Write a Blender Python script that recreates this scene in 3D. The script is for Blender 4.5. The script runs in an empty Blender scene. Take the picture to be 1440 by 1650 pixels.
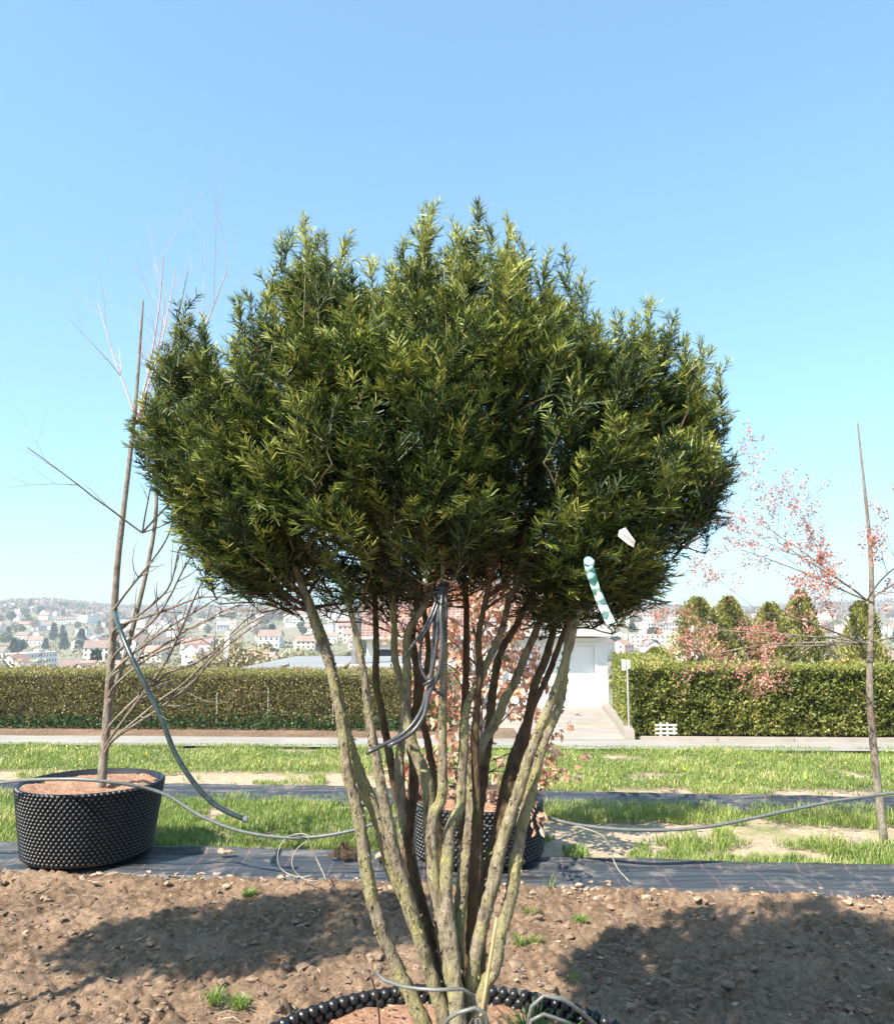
import bpy, math, random
import numpy as np
from mathutils import Vector, noise
R = math.radians
rng = np.random.default_rng(7)
random.seed(7)
SC = bpy.context.scene
COL = SC.collection

# ---------------------------------------------------------------- camera, sky, sun, exposure
CAM_H, PITCH, FPX = 1.6, R(7.78), 1280.0
cam = bpy.data.cameras.new("camera"); camo = bpy.data.objects.new("camera", cam); COL.objects.link(camo)
camo.location = (0, 0, CAM_H); camo.rotation_euler = (R(90)+PITCH, 0, 0)
cam.sensor_fit = 'VERTICAL'; cam.sensor_height = 24; cam.sensor_width = 24; cam.lens = 24*FPX/1650
cam.clip_start = 0.05; cam.clip_end = 9000
SC.camera = camo
SUN_EL, SUN_AZ = R(45), math.atan2(-.72, -.69)
w = bpy.data.worlds.new("World"); SC.world = w; w.use_nodes = True
sk = w.node_tree.nodes.new('ShaderNodeTexSky'); sk.sky_type = 'NISHITA'; sk.sun_disc = False
sk.sun_elevation = SUN_EL; sk.sun_rotation = SUN_AZ % (2*math.pi); sk.altitude = 0
sk.air_density = 1.0; sk.dust_density = 0.8; sk.ozone_density = 3.0
wm = w.node_tree.nodes.new('ShaderNodeMixRGB'); wm.blend_type = 'MULTIPLY'; wm.inputs[0].default_value = 1; wm.inputs[2].default_value = (.95, 1.35, 1.48, 1); wg = w.node_tree.nodes.new('ShaderNodeGamma'); wg.inputs[1].default_value = .6   # air tint of the day
w.node_tree.links.new(sk.outputs[0], wg.inputs[0]); w.node_tree.links.new(wg.outputs[0], wm.inputs[1]); w.node_tree.links.new(wm.outputs[0], w.node_tree.nodes['Background'].inputs[0])
w.node_tree.nodes['Background'].inputs[1].default_value = 0.15
sl = bpy.data.lights.new("sun", 'SUN'); sl.energy = 5.0; sl.angle = R(.5); sl.color = (1, .93, .80)
so = bpy.data.objects.new("sun", sl); COL.objects.link(so)
sd = Vector((math.sin(SUN_AZ)*math.cos(SUN_EL), math.cos(SUN_AZ)*math.cos(SUN_EL), math.sin(SUN_EL)))
so.rotation_euler = sd.to_track_quat('Z', 'Y').to_euler(); so.location = (-30, -40, 60)
SC.view_settings.view_transform = 'Standard'; SC.view_settings.look = 'None'
SC.view_settings.gamma = 1; SC.view_settings.exposure = 1.24
SC.render.engine = 'CYCLES'
SC.cycles.max_bounces = 6; SC.cycles.diffuse_bounces = 3; SC.cycles.transmission_bounces = 3
SC.cycles.volume_bounces = 0; SC.cycles.transparent_max_bounces = 6

def P(px, py, d):
    """point of the photograph at (px, py) and d metres in front of the camera"""
    x = (px-720)/FPX; u = (825-py)/FPX
    yy = math.cos(PITCH)-u*math.sin(PITCH); zz = math.sin(PITCH)+u*math.cos(PITCH)
    s = d/yy
    return np.array([x*s, d, CAM_H+zz*s])

def proj(V):
    V = np.asarray(V, float); x = V[..., 0]; y = V[..., 1]; z = V[..., 2]-CAM_H
    f = y*math.cos(PITCH)+z*math.sin(PITCH); u = z*math.cos(PITCH)-y*math.sin(PITCH)
    return 720+FPX*x/f, 825-FPX*u/f

# ---------------------------------------------------------------- materials
MATS = {}
class NT:
    def __init__(s, name):
        m = bpy.data.materials.new(name); m.use_nodes = True; s.m = m; s.t = m.node_tree
        s.b = s.t.nodes['Principled BSDF']; s.out = s.t.nodes['Material Output']; MATS[name] = m
        s.tc = s.n('ShaderNodeTexCoord')
    def n(s, ty, **k):
        nd = s.t.nodes.new(ty)
        for a, v in k.items(): setattr(nd, a, v)
        return nd
    def l(s, a, b): s.t.links.new(a, b)
    def noise(s, scale, detail=5, rough=.6, vec=None, dist=0):
        nd = s.n('ShaderNodeTexNoise'); nd.inputs['Scale'].default_value = scale; nd.inputs['Detail'].default_value = detail
        nd.inputs['Roughness'].default_value = rough; nd.inputs['Distortion'].default_value = dist
        s.l(vec or s.tc.outputs['Object'], nd.inputs['Vector']); return nd.outputs['Fac']
    def map(s, scale=(1, 1, 1), src='Object'):
        nd = s.n('ShaderNodeMapping'); nd.inputs['Scale'].default_value = scale; s.l(s.tc.outputs[src], nd.inputs['Vector']); return nd.outputs[0]
    def ramp(s, fac, stops):
        nd = s.n('ShaderNodeValToRGB'); e = nd.color_ramp.elements
        while len(e) < len(stops): e.new(.5)
        for i, (p, c) in enumerate(stops):
            e[i].position = p; e[i].color = (*c, 1) if len(c) == 3 else c
        s.l(fac, nd.inputs[0]); return nd.outputs[0]
    def mix(s, fac, a, b, mode='MIX'):
        nd = s.n('ShaderNodeMixRGB', blend_type=mode)
        for i, v in ((0, fac), (1, a), (2, b)):
            if isinstance(v, (int, float)): nd.inputs[i].default_value = v
            elif isinstance(v, tuple): nd.inputs[i].default_value = (*v, 1)
            else: s.l(v, nd.inputs[i])
        return nd.outputs[0]
    def attr(s, name='tint'):
        nd = s.n('ShaderNodeAttribute'); nd.attribute_name = name; return nd.outputs['Fac']
    def col(s, c):
        if isinstance(c, tuple): s.b.inputs['Base Color'].default_value = (*c, 1)
        else: s.l(c, s.b.inputs['Base Color'])
        return s
    def rough(s, v, spec=.5):
        if isinstance(v, (int, float)): s.b.inputs['Roughness'].default_value = v
        else: s.l(v, s.b.inputs['Roughness'])
        s.b.inputs['Specular IOR Level'].default_value = spec; return s
    def bump(s, h, strength=.5, dist=.01):
        nd = s.n('ShaderNodeBump'); nd.inputs['Strength'].default_value = strength; nd.inputs['Distance'].default_value = dist
        s.l(h, nd.inputs['Height']); s.l(nd.outputs[0], s.b.inputs['Normal']); return s
    def trans(s, c, amt):
        tr = s.n('ShaderNodeBsdfTranslucent'); mx = s.n('ShaderNodeMixShader'); mx.inputs[0].default_value = amt
        if isinstance(c, tuple): tr.inputs[0].default_value = (*c, 1)
        else: s.l(c, tr.inputs[0])
        s.l(s.b.outputs[0], mx.inputs[1]); s.l(tr.outputs[0], mx.inputs[2]); s.l(mx.outputs[0], s.out.inputs['Surface']); return s

def leafmat(name, stops, rough=.45, tr=.2, trc=None, spec=.5):
    t = NT(name); c = t.ramp(t.attr(), stops); t.col(c).rough(rough, spec); t.trans(trc or c, tr); return t.m
def plain(name, c, rough=.6, spec=.5, metal=0, var=.25, nscale=6, bump=.15, bdist=.003):
    t = NT(name); n = t.noise(nscale)
    a = tuple(v*(1-var) for v in c); b = tuple(min(1, v*(1+var)) for v in c)
    t.col(t.ramp(n, [(.3, a), (.7, b)])).rough(rough, spec); t.b.inputs['Metallic'].default_value = metal
    if bump: t.bump(t.noise(nscale*8), bump, bdist)
    return t.m

def bark(name, dark, mid, lichen, amt=.5, stretch=.35):
    t = NT(name); v = t.map((1, 1, stretch))
    n1 = t.noise(60, 6, .65, v); n2 = t.noise(11, 4, .6); n3 = t.noise(140, 4, .7, v, .6)
    c = t.ramp(n1, [(.32, dark), (.52, mid), (.72, tuple(min(1, x*1.55) for x in mid))])
    f = t.ramp(n2, [(.55-.22*amt, (0, 0, 0)), (.62, (1, 1, 1))]); f2 = t.ramp(n3, [(.38, (0, 0, 0)), (.55, (1, 1, 1))])
    ff = t.mix(1.0, f, f2, 'MULTIPLY')
    c = t.mix(ff, c, lichen)
    red = t.ramp(t.noise(5, 3), [(.5, (0, 0, 0)), (.7, (.55, .55, .55))])
    c = t.mix(red, c, (.17, .085, .05)) if amt < .45 else c
    t.col(c).rough(.9, .25)
    h = t.mix(.5, t.noise(45, 8, .75, v, .8), t.noise(160, 4, .7, v)); t.bump(h, 1.0, .03); return t.m
M_bark = bark('yew_bark', (.085, .06, .042), (.34, .28, .20), (.44, .41, .17), .55)
M_bark_red_shaded = bark('yew_bark_red_shaded', (.045, .026, .018), (.15, .095, .06), (.16, .15, .06), .3)  # redder bark, its colour also darkened to paint shade on the back stems
M_twig = plain('yew_twig', (.09, .085, .03), .7, nscale=30)
M_needle = leafmat('yew_needle', [(0, (.004, .011, .004)), (.40, (.022, .047, .011)), (.64, (.125, .165, .026)), (1, (.46, .46, .10))], .42, .16, spec=.35)  # dark end deepened as crown shade, bright end raised as sunlit tips
M_lightbark = bark('grey_bark', (.12, .095, .08), (.30, .25, .2), (.36, .33, .27), .3)
M_pinktwig = plain('pink_twig', (.5, .36, .35), .7, nscale=20)
M_budred = leafmat('bud', [(0, (.36, .13, .10)), (.6, (.55, .25, .19)), (1, (.66, .4, .3))], .6, .35)
M_beechleaf = leafmat('copper_leaf', [(0, (.28, .09, .045)), (.4, (.56, .27, .16)), (.75, (.74, .48, .34)), (1, (.84, .64, .5))], .5, .35)
M_darktwig = plain('dark_twig', (.09, .06, .05), .8, nscale=20)
M_grass = leafmat('grass_blade', [(0, (.08, .17, .025)), (.4, (.17, .255, .045)), (.7, (.30, .36, .085)), (.9, (.46, .5, .15)), (1, (.58, .5, .28))], .5, .35)
M_hedge_l = leafmat('privet_leaf', [(0, (.06, .06, .018)), (.35, (.17, .165, .04)), (.7, (.29, .27, .075)), (.85, (.28, .19, .10)), (1, (.46, .32, .2))], .5, .25)
M_hedge_r = leafmat('thuja_spray', [(0, (.025, .04, .01)), (.45, (.125, .155, .03)), (.8, (.28, .29, .065)), (1, (.42, .30, .11))], .55, .2)
M_hcore = plain('hedge_dark_core', (.06, .048, .022), .95, nscale=25, bump=.8, bdist=.03)
M_ivy = leafmat('ivy_leaf', [(0, (.02, .05, .02)), (.6, (.06, .12, .05)), (1, (.17, .24, .12))], .35, .1)
M_conif = leafmat('conifer_spray', [(0, (.06, .07, .02)), (.5, (.24, .24, .06)), (1, (.42, .39, .13))], .6, .2)
M_farleaf = {k: leafmat('far_'+k, st, .7, .1) for k, st in {
    'dark': [(0, (.02, .045, .03)), (1, (.06, .10, .055))], 'olive': [(0, (.11, .12, .04)), (1, (.24, .23, .09))],
    'brown': [(0, (.15, .11, .085)), (1, (.32, .24, .19))], 'pale': [(0, (.28, .23, .13)), (1, (.45, .38, .24))]}.items()}
M_fartrunk = plain('far_trunk', (.14, .10, .08), .9, bump=0)
M_blackplastic = plain('black_plastic', (.013, .013, .015), .36, .5, nscale=12, bump=.2, bdist=.001)
M_hosegrey = plain('grey_hose', (.13, .135, .13), .4, .5, nscale=40)
M_hosedark = plain('dark_hose', (.055, .055, .06), .3, .6, nscale=40)
M_hosegreen = plain('green_hose', (.03, .045, .045), .32, .6, nscale=25, var=.5)
M_cane = plain('bamboo', (.36, .25, .12), .5, nscale=30)
M_wire = plain('pale_wire', (.27, .24, .19), .5, nscale=40)
M_white = plain('white_paint', (.82, .81, .79), .55, nscale=3, var=.05, bump=.05)
M_wall = plain('rendered_wall', (.78, .76, .73), .85, nscale=1.3, var=.1, bump=.2)
M_greywall = plain('grey_concrete', (.44, .43, .42), .9, nscale=3, var=.13, bump=.3)
M_greyroof = plain('grey_roof', (.24, .245, .25), .8, nscale=1.5, var=.12, bump=.2)
M_door = plain('garage_door', (.82, .82, .81), .5, nscale=2, var=.05, bump=.05)
M_post = plain('metal_post', (.33, .31, .29), .5, nscale=20)
M_pipe = plain('flue_metal', (.17, .16, .16), .5, nscale=6)
M_glass = plain('dark_window', (.05, .06, .08), .15, .6, bump=0)
M_drive = plain('driveway_asphalt', (.33, .285, .25), .95, nscale=2, var=.2, bump=.5, bdist=.01)
M_path = plain('path_asphalt', (.29, .265, .24), .95, nscale=1.5, var=.14, bump=.4, bdist=.01)
M_kerb = plain('kerb_stone', (.32, .275, .235), .85, nscale=4, var=.15)
M_clod = plain('clod_earth', (.22, .155, .11), .98, .2, nscale=14, var=.5, bump=.9, bdist=.008)
M_dryclod = plain('dry_clod', (.38, .275, .20), .98, .2, nscale=14, var=.3, bump=.9, bdist=.008)
M_roots = plain('root_ball', (.075, .045, .03), .95, nscale=30, bump=1, bdist=.01)
M_deadleaf = leafmat('dead_leaf', [(0, (.20, .085, .04)), (.6, (.42, .24, .13)), (1, (.6, .47, .33))], .6, .2)
M_flower = plain('yellow_flower', (.75, .62, .03), .5, bump=0)

t = NT('soil'); n1 = t.noise(1.6, 6, .62); n2 = t.noise(22, 7, .7); n3 = t.noise(120, 4, .7)
c = t.ramp(n2, [(.3, (.085, .055, .038)), (.5, (.225, .155, .105)), (.7, (.40, .305, .228))])
c = t.mix(t.ramp(n1, [(.45, (0, 0, 0)), (.62, (.7, .7, .7))]), c, (.36, .26, .185)); c = t.mix(.45, c, t.ramp(n3, [(.4, (.08, .05, .04)), (.7, (.6, .5, .4))]), 'OVERLAY')
t.col(c).rough(.98, .2).bump(t.mix(.5, n2, n3), .8, .02); M_soil = t.m
t = NT('turf_earth'); n1 = t.noise(1.1, 5, .6); n2 = t.noise(18, 6, .7)
c = t.mix(t.ramp(n1, [(.5, (0, 0, 0)), (.66, (.8, .8, .8))]), t.ramp(n2, [(.3, (.30, .22, .15)), (.7, (.52, .41, .30))]), t.ramp(n2, [(.3, (.10, .13, .03)), (.7, (.24, .27, .08))]))
t.col(c).rough(.98, .2).bump(n2, .7, .03); M_turf = t.m
t = NT('potting_mix'); n2 = t.noise(60, 6, .75); n3 = t.noise(200, 3, .7)
t.col(t.ramp(n2, [(.3, (.16, .08, .05)), (.5, (.36, .2, .13)), (.7, (.55, .36, .26))])).rough(.98, .2).bump(t.mix(.5, n2, n3), 1, .012); M_mix = t.m
t = NT('landscape_fabric'); ma = t.map((.5, 9, 1)); n1 = t.noise(2.2, 5, .6, ma); n2 = t.noise(5, 6, .7)
c = t.ramp(n1, [(.35, (.02, .023, .029)), (.55, (.045, .048, .056)), (.75, (.11, .11, .115))])
dust = t.ramp(n2, [(.54, (0, 0, 0)), (.7, (.6, .6, .6))]); c = t.mix(dust, c, (.3, .25, .2))
wv = t.n('ShaderNodeTexWave', wave_type='BANDS', bands_direction='X'); wv.inputs['Scale'].default_value = 1.05; wv.inputs['Distortion'].default_value = .15; t.l(t.tc.outputs['Object'], wv.inputs['Vector'])
c = t.mix(t.ramp(wv.outputs[1], [(.9975, (0, 0, 0)), (.9995, (.28, .28, .28))]), c, (.42, .2, .2))
t.col(c).rough(t.ramp(n2, [(.3, (.32,)*3), (.7, (.6,)*3)]), .6)
t.bump(t.noise(3, 6, .65, t.map((.6, 14, 1))), .55, .05); M_fabric = t.m
t = NT('brown_tiles'); br = t.n('ShaderNodeTexBrick'); t.l(t.map((1, 1, 1)), br.inputs['Vector']); br.inputs['Scale'].default_value = 3.2; br.offset = 0
br.inputs['Color1'].default_value = (.16, .085, .07, 1); br.inputs['Color2'].default_value = (.21, .12, .10, 1); br.inputs['Mortar'].default_value = (.4, .33, .3, 1); br.inputs['Mortar Size'].default_value = .018; br.inputs['Row Height'].default_value = .35
t.col(br.outputs[0]).rough(.8); t.bump(br.outputs[1], -.5, .02); M_tiles = t.m
t = NT('hill_ground'); n1 = t.noise(.012, 6, .6); n2 = t.noise(.15, 6, .65)
c = t.ramp(n1, [(.3, (.10, .13, .045)), (.45, (.2, .19, .10)), (.6, (.26, .21, .15)), (.75, (.15, .17, .07))]); c = t.mix(.5, c, t.ramp(n2, [(.35, (.10, .09, .06)), (.7, (.36, .32, .25))]))
t.col(c).rough(.98, .2); M_hill = t.m
t = NT('label_ribbon'); n1 = t.noise(30, 4, .6, t.map((1, 1, .5)), 1.5); sp = t.n('ShaderNodeSeparateXYZ'); t.l(t.tc.outputs['Generated'], sp.inputs[0])
g = t.ramp(sp.outputs['Z'], [(.5, (0, 0, 0)), (.62, (1, 1, 1))]); pr = t.ramp(n1, [(.42, (1, 1, 1)), (.47, (.25, .25, .25))])
c = t.mix(t.mix(1, g, pr, 'MULTIPLY'), (.55, .76, .70), (.16, .5, .42)); t.col(c).rough(.35, .5); t.trans(c, .3); M_ribbon = t.m

# ---------------------------------------------------------------- mesh helpers
def mesh_np(name, V, quads=None, tris=None, mats=(), parent=None, tint=None, smooth=False, mi=None):
    V = np.asarray(V, np.float32).reshape(-1, 3); me = bpy.data.meshes.new(name)
    qs = np.zeros((0, 4), int) if quads is None or len(quads) == 0 else np.asarray(quads, int).reshape(-1, 4)
    ts = np.zeros((0, 3), int) if tris is None or len(tris) == 0 else np.asarray(tris, int).reshape(-1, 3)
    li = np.concatenate([qs.ravel(), ts.ravel()]); tot = np.concatenate([np.full(len(qs), 4), np.full(len(ts), 3)])
    st = np.concatenate([[0], np.cumsum(tot)[:-1]])
    me.vertices.add(len(V)); me.vertices.foreach_set('co', V.ravel())
    me.loops.add(len(li)); me.loops.foreach_set('vertex_index', li.astype(np.int32))
    me.polygons.add(len(tot)); me.polygons.foreach_set('loop_start', st.astype(np.int32)); me.polygons.foreach_set('loop_total', tot.astype(np.int32))
    me.polygons.foreach_set('use_smooth', np.full(len(tot), bool(smooth)))
    if mi is not None: me.polygons.foreach_set('material_index', np.asarray(mi, np.int32))
    if tint is not None:
        a = me.attributes.new('tint', 'FLOAT', 'POINT'); a.data.foreach_set('value', np.asarray(tint, np.float32))
    for m in (mats if isinstance(mats, (list, tuple)) else [mats]): me.materials.append(m)
    me.update(calc_edges=True); me.validate()
    o = bpy.data.objects.new(name, me); COL.objects.link(o)
    if parent: o.parent = parent
    return o

class MB:
    """collects geometry for one mesh object"""
    def __init__(s): s.V = []; s.Q = []; s.T = []; s.n = 0; s.tint = []; s.qm = []; s.tm = []; s.m = 0
    def add(s, V, Q=(), T=(), tint=.5):
        V = np.asarray(V, float).reshape(-1, 3); s.V.append(V)
        if len(Q): s.Q.append(np.asarray(Q, int).reshape(-1, 4)+s.n); s.qm += [s.m]*len(s.Q[-1])
        if len(T): s.T.append(np.asarray(T, int).reshape(-1, 3)+s.n); s.tm += [s.m]*len(s.T[-1])
        s.tint.append(np.broadcast_to(np.asarray(tint, float), (len(V),))); s.n += len(V); return s
    def box(s, c, size, rz=0, top=1.0):
        sx, sy, sz = [v/2 for v in size]
        a = np.array([[-sx, -sy, -sz], [sx, -sy, -sz], [sx, sy, -sz], [-sx, sy, -sz], [-sx*top, -sy*top, sz], [sx*top, -sy*top, sz], [sx*top, sy*top, sz], [-sx*top, sy*top, sz]])
        if rz: k, q = math.cos(rz), math.sin(rz); a = np.stack([a[:, 0]*k-a[:, 1]*q, a[:, 0]*q+a[:, 1]*k, a[:, 2]], 1)
        return s.add(a+np.array(c), [[0, 3, 2, 1], [4, 5, 6, 7], [0, 1, 5, 4], [1, 2, 6, 5], [2, 3, 7, 6], [3, 0, 4, 7]])
    def tube(s, pts, rad, sides=8, step=None, wob=0, wobs=30, tint=.5, cap=True):
        pts = np.asarray(pts, float); rad = np.broadcast_to(np.asarray(rad, float), (len(pts),)).copy()
        if step: pts, rad = spline(pts, rad, step)
        n = len(pts); tg = np.gradient(pts, axis=0); tg /= np.linalg.norm(tg, axis=1)[:, None]+1e-9
        up = np.array([0, 0, 1.]) if abs(tg[0][2]) < .9 else np.array([0, 1., 0])
        u = np.cross(tg[0], up); u /= np.linalg.norm(u); U = [u]
        for i in range(1, n):
            u = U[-1]-tg[i]*np.dot(U[-1], tg[i]); U.append(u/(np.linalg.norm(u)+1e-9))
        U = np.array(U); W = np.cross(tg, U); a = np.linspace(0, 2*math.pi, sides, endpoint=False)
        ring = (U[:, None]*np.cos(a)[None, :, None]+W[:, None]*np.sin(a)[None, :, None])
        r = rad[:, None]*np.ones((1, sides))
        if wob:
            for i in range(n):
                for j in range(sides):
                    p = pts[i]+ring[i, j]*rad[i]
                    r[i, j] *= 1+wob*(noise.noise(Vector(p*wobs))+.6*noise.noise(Vector(p*wobs*2.7)))
        V = pts[:, None]+ring*r[:, :, None]
        i = np.arange(n-1)[:, None]*sides; j = np.arange(sides)[None]; j2 = (j+1) % sides
        Q = np.stack([i+j, i+j2, i+sides+j2, i+sides+j], -1).reshape(-1, 4)
        V = V.reshape(-1, 3); T = []
        if cap:
            V = np.vstack([V, pts[0], pts[-1]]); k = n*sides
            T = [[k, (q+1) % sides, q] for q in range(sides)]+[[k+1, k-sides+q, k-sides+(q+1) % sides] for q in range(sides)]
        return s.add(V, Q, T, tint)
    def disc(s, c, r, n=24):
        a = np.linspace(0, 2*math.pi, n, endpoint=False)
        V = np.vstack([[c], np.stack([c[0]+r*np.cos(a), c[1]+r*np.sin(a), np.full(n, c[2])], 1)])
        return s.add(V, T=[[0, i+1, (i+1) % n+1] for i in range(n)])
    def build(s, name, mats, parent=None, smooth=False):
        return mesh_np(name, np.vstack(s.V), np.vstack(s.Q) if s.Q else None, np.vstack(s.T) if s.T else None, mats, parent, np.concatenate(s.tint), smooth, s.qm+s.tm)

def spline(pts, rad, step):
    P0 = np.vstack([2*pts[0]-pts[1], pts, 2*pts[-1]-pts[-2]]); out = []; ro = []
    for i in range(len(pts)-1):
        a, b, c, d = P0[i:i+4]; k = max(1, int(np.linalg.norm(c-b)/step))
        for q in range(k):
            t = q/k; out.append(.5*((2*b)+(-a+c)*t+(2*a-5*b+4*c-d)*t*t+(-a+3*b-3*c+d)*t**3)); ro.append(rad[i]*(1-t)+rad[i+1]*t)
    out.append(pts[-1]); ro.append(rad[-1]); return np.array(out), np.array(ro)

def norm(a): return a/(np.linalg.norm(a, axis=-1, keepdims=True)+1e-9)
def rvec(n): return norm(rng.normal(size=(n, 3)))
def leaves(C, D, L, W, tint, N=None, fold=0., wide=.45, strap=False):
    """one diamond quad per leaf: base C, direction D, length L, width W"""
    n = len(C); D = norm(D); N = rvec(n) if N is None else N
    S = norm(np.cross(D, N)); Nn = np.cross(S, D); L = np.broadcast_to(L, (n,))[:, None]; W = np.broadcast_to(W, (n,))[:, None]
    m = C+D*L*wide+Nn*fold*L
    V = np.stack([C+S*W*.4, C-S*W*.4, C+D*L-S*W*.2+Nn*fold*L, C+D*L+S*W*.2+Nn*fold*L] if strap else [C, m+S*W/2, C+D*L, m-S*W/2], 1).reshape(-1, 3)
    return V, np.arange(4*n).reshape(-1, 4), np.repeat(np.broadcast_to(tint, (n,)), 4)
def leafobj(name, mat, C, D, L, W, tint, parent=None, **k):
    V, Q, T = leaves(C, D, L, W, tint, **k); return mesh_np(name, V, Q, None, mat, parent, T)

def tag(o, label=None, cat=None, group=None, kind=None):
    if label: o['label'] = label
    if cat: o['category'] = cat
    if group: o['group'] = group
    if kind: o['kind'] = kind
    return o
def empty(name, loc=(0, 0, 0), label=None, cat=None, group=None):
    o = bpy.data.objects.new(name, None); COL.objects.link(o); o.location = loc; o.empty_display_size = .2
    return tag(o, label, cat, group)
def copy_tree(o, parent=None):
    c = o.copy(); COL.objects.link(c)
    if parent: c.parent = parent
    for ch in list(o.children): copy_tree(ch, c)
    return c
def rebase(root, loc):
    """put a thing's Empty at its base while its parts stay where they were modelled"""
    root.location = loc
    for ch in root.children: ch.location = (-loc[0], -loc[1], -loc[2])

# ---------------------------------------------------------------- the setting: terrain, soil, path, driveway
def terr(x, y):
    x = np.asarray(x, float); y = np.asarray(y, float)
    kx = np.array([-400, 11.5, 20, 30, 60, 130, 300, 520, 800, 1100, 1400, 1700, 2000, 2600])
    kz = np.array([0, 0, -.52, -1.6, -5, -13, -24, -23, -15, -5, 8, 22, 30, 20])
    z = np.interp(y, kx, kz); f = np.clip((y-200)/600, 0, 1)
    return z+f*(7*np.sin(x*.006+1.0)+5*np.sin(x*.013+y*.004)+3*np.sin(y*.011+x*.02))
def grid(xs, ys, zf):
    X, Y = np.meshgrid(xs, ys); Z = zf(X, Y); nx, ny = len(xs), len(ys)
    i = np.arange(ny-1)[:, None]*nx+np.arange(nx-1)[None]
    return np.stack([X, Y, Z], -1).reshape(-1, 3), np.stack([i, i+1, i+nx+1, i+nx], -1).reshape(-1, 4)
ys = np.concatenate([[-150, -40, -10, 0, 5.5, 8.5, 10, 11.5, 14, 17, 20, 25, 30, 40, 60, 90, 130], np.arange(180, 2650, 40)])
xs = np.concatenate([np.arange(-1600, -60, 44), np.linspace(-50, 50, 15), np.arange(66, 1620, 44)])
V, Q = grid(xs, ys, lambda X, Y: terr(X, Y)-.03*(Y < 14)-np.where((Y < 5.4) & (Y > -1), .12, 0))
tag(mesh_np('ground', V, Q, None, [M_turf, M_hill], smooth=True, mi=(V[Q[:, 0], 1] > 25).astype(int)), kind='structure')

def fbm(x, y, s, o=4):
    v = 0; a = 1
    for k in range(o): v += a*noise.noise(Vector((x*s, y*s, k*7.3))); a *= .55; s *= 2.1
    return v
def soil_z(x, y):
    v = .022*fbm(x, y, 2.2, 3)+.024*fbm(x+9, y, 8, 4); wx = x+.03*noise.noise(Vector((x*9, y*9, 8))); wy = y+.03*noise.noise(Vector((x*9, y*9, 18)))
    a = noise.voronoi(Vector((wx*13, wy*13, 0)))[0]; b = noise.voronoi(Vector((wx*34, wy*34, 5)))[0]; k = max(0, .5+noise.noise(Vector((x*3, y*3, 6))))
    return v+.075*k*min(.5, a[1]-a[0])+.022*min(.5, b[1]-b[0])+.006*noise.noise(Vector((x*60, y*60, 1)))
def row(y0, x): return y0-.09*x                      # the planting rows run slightly askew
sx = np.arange(-3.4, 3.4, .0125); sy = np.concatenate([np.arange(1.2, 2.6, .06), np.arange(2.6, 5.2, .0115)])
X, Y = np.meshgrid(sx, sy); Yr = Y-.09*X*np.clip((Y-2.4)/2.6, 0, 1)
Z = np.array([soil_z(a, b) for a, b in zip(X.ravel(), Yr.ravel())])
edge = np.clip((Y.ravel()-4.98)/.22, 0, 1); Z = Z*(1-.6*edge)+.02*np.exp(-((Y.ravel()-5.0)/.08)**2)-edge*.01
nx = len(sx); i = np.arange(len(sy)-1)[:, None]*nx+np.arange(nx-1)[None]
tag(mesh_np('soil_bed', np.stack([X.ravel(), Yr.ravel(), Z], 1), np.stack([i, i+1, i+nx+1, i+nx], -1).reshape(-1, 4), None, M_soil, smooth=True), kind='structure')
V, Q = grid(np.array([-60, -20, -3.39]), np.array([-20, -5, 1, 5.3]), lambda X, Y: X*0+.01); V2, Q2 = grid(np.array([3.37, 20, 60]), np.array([-20, -5, 1, 4.6]), lambda X, Y: X*0+.01)
V3, Q3 = grid(np.array([-3.39, 0, 3.37]), np.array([-20, -5, 1.22]), lambda X, Y: X*0+.012)
sb = MB(); sb.add(V, Q); sb.add(V2, Q2); sb.add(V3, Q3); tag(sb.build('soil_field', M_soil), kind='structure')

def clods(n, area, smin, smax, zf, seed):
    r = np.random.default_rng(seed); base = np.array([[0, 0, 1], [.89, 0, .45], [.28, .85, .45], [-.72, .53, .45], [-.72, -.53, .45], [.28, -.85, .45], [.72, .53, -.45], [-.28, .85, -.45], [-.89, 0, -.45], [-.28, -.85, -.45], [.72, -.53, -.45], [0, 0, -1]])
    T = np.array([[0, 1, 2], [0, 2, 3], [0, 3, 4], [0, 4, 5], [0, 5, 1], [1, 6, 2], [2, 7, 3], [3, 8, 4], [4, 9, 5], [5, 10, 1], [2, 6, 7], [3, 7, 8], [4, 8, 9], [5, 9, 10], [1, 10, 6], [6, 11, 7], [7, 11, 8], [8, 11, 9], [9, 11, 10], [10, 11, 6]])
    m = MB()
    for k in range(n):
        x, y = area(r); s = smin+(smax-smin)*r.random()**9
        v = (base*(1+.8*(r.random((12, 1))-.5))+.5*(r.random((12, 3))-.5))*s*np.array([1+.5*r.random(), 1+.4*r.random(), .65]); a = r.random()*6.3
        v = np.stack([v[:, 0]*math.cos(a)-v[:, 1]*math.sin(a), v[:, 0]*math.sin(a)+v[:, 1]*math.cos(a), v[:, 2]], 1)
        m.add(v+np.array([x, y, zf(x, y)+s*.25]), T=T)
    return m
def soil_area(r):
    y = 2.7+2.3*r.random(); x = (r.random()-.5)*2*(.72*y); return x, row(y, x*np.clip((y-2.4)/2.6, 0, 1))
tag(clods(5200, soil_area, .003, .026, soil_z, 1).build('soil_clods', M_clod), 'loose clods of brown earth scattered over the dug soil', 'soil clods', kind='stuff')
tag(clods(15000, soil_area, .002, .011, lambda x, y: soil_z(x, y)-.002, 41).build('soil_crumbs', M_clod), 'fine crumbs of earth and grit covering the dug soil', 'soil crumbs', kind='stuff')
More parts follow.
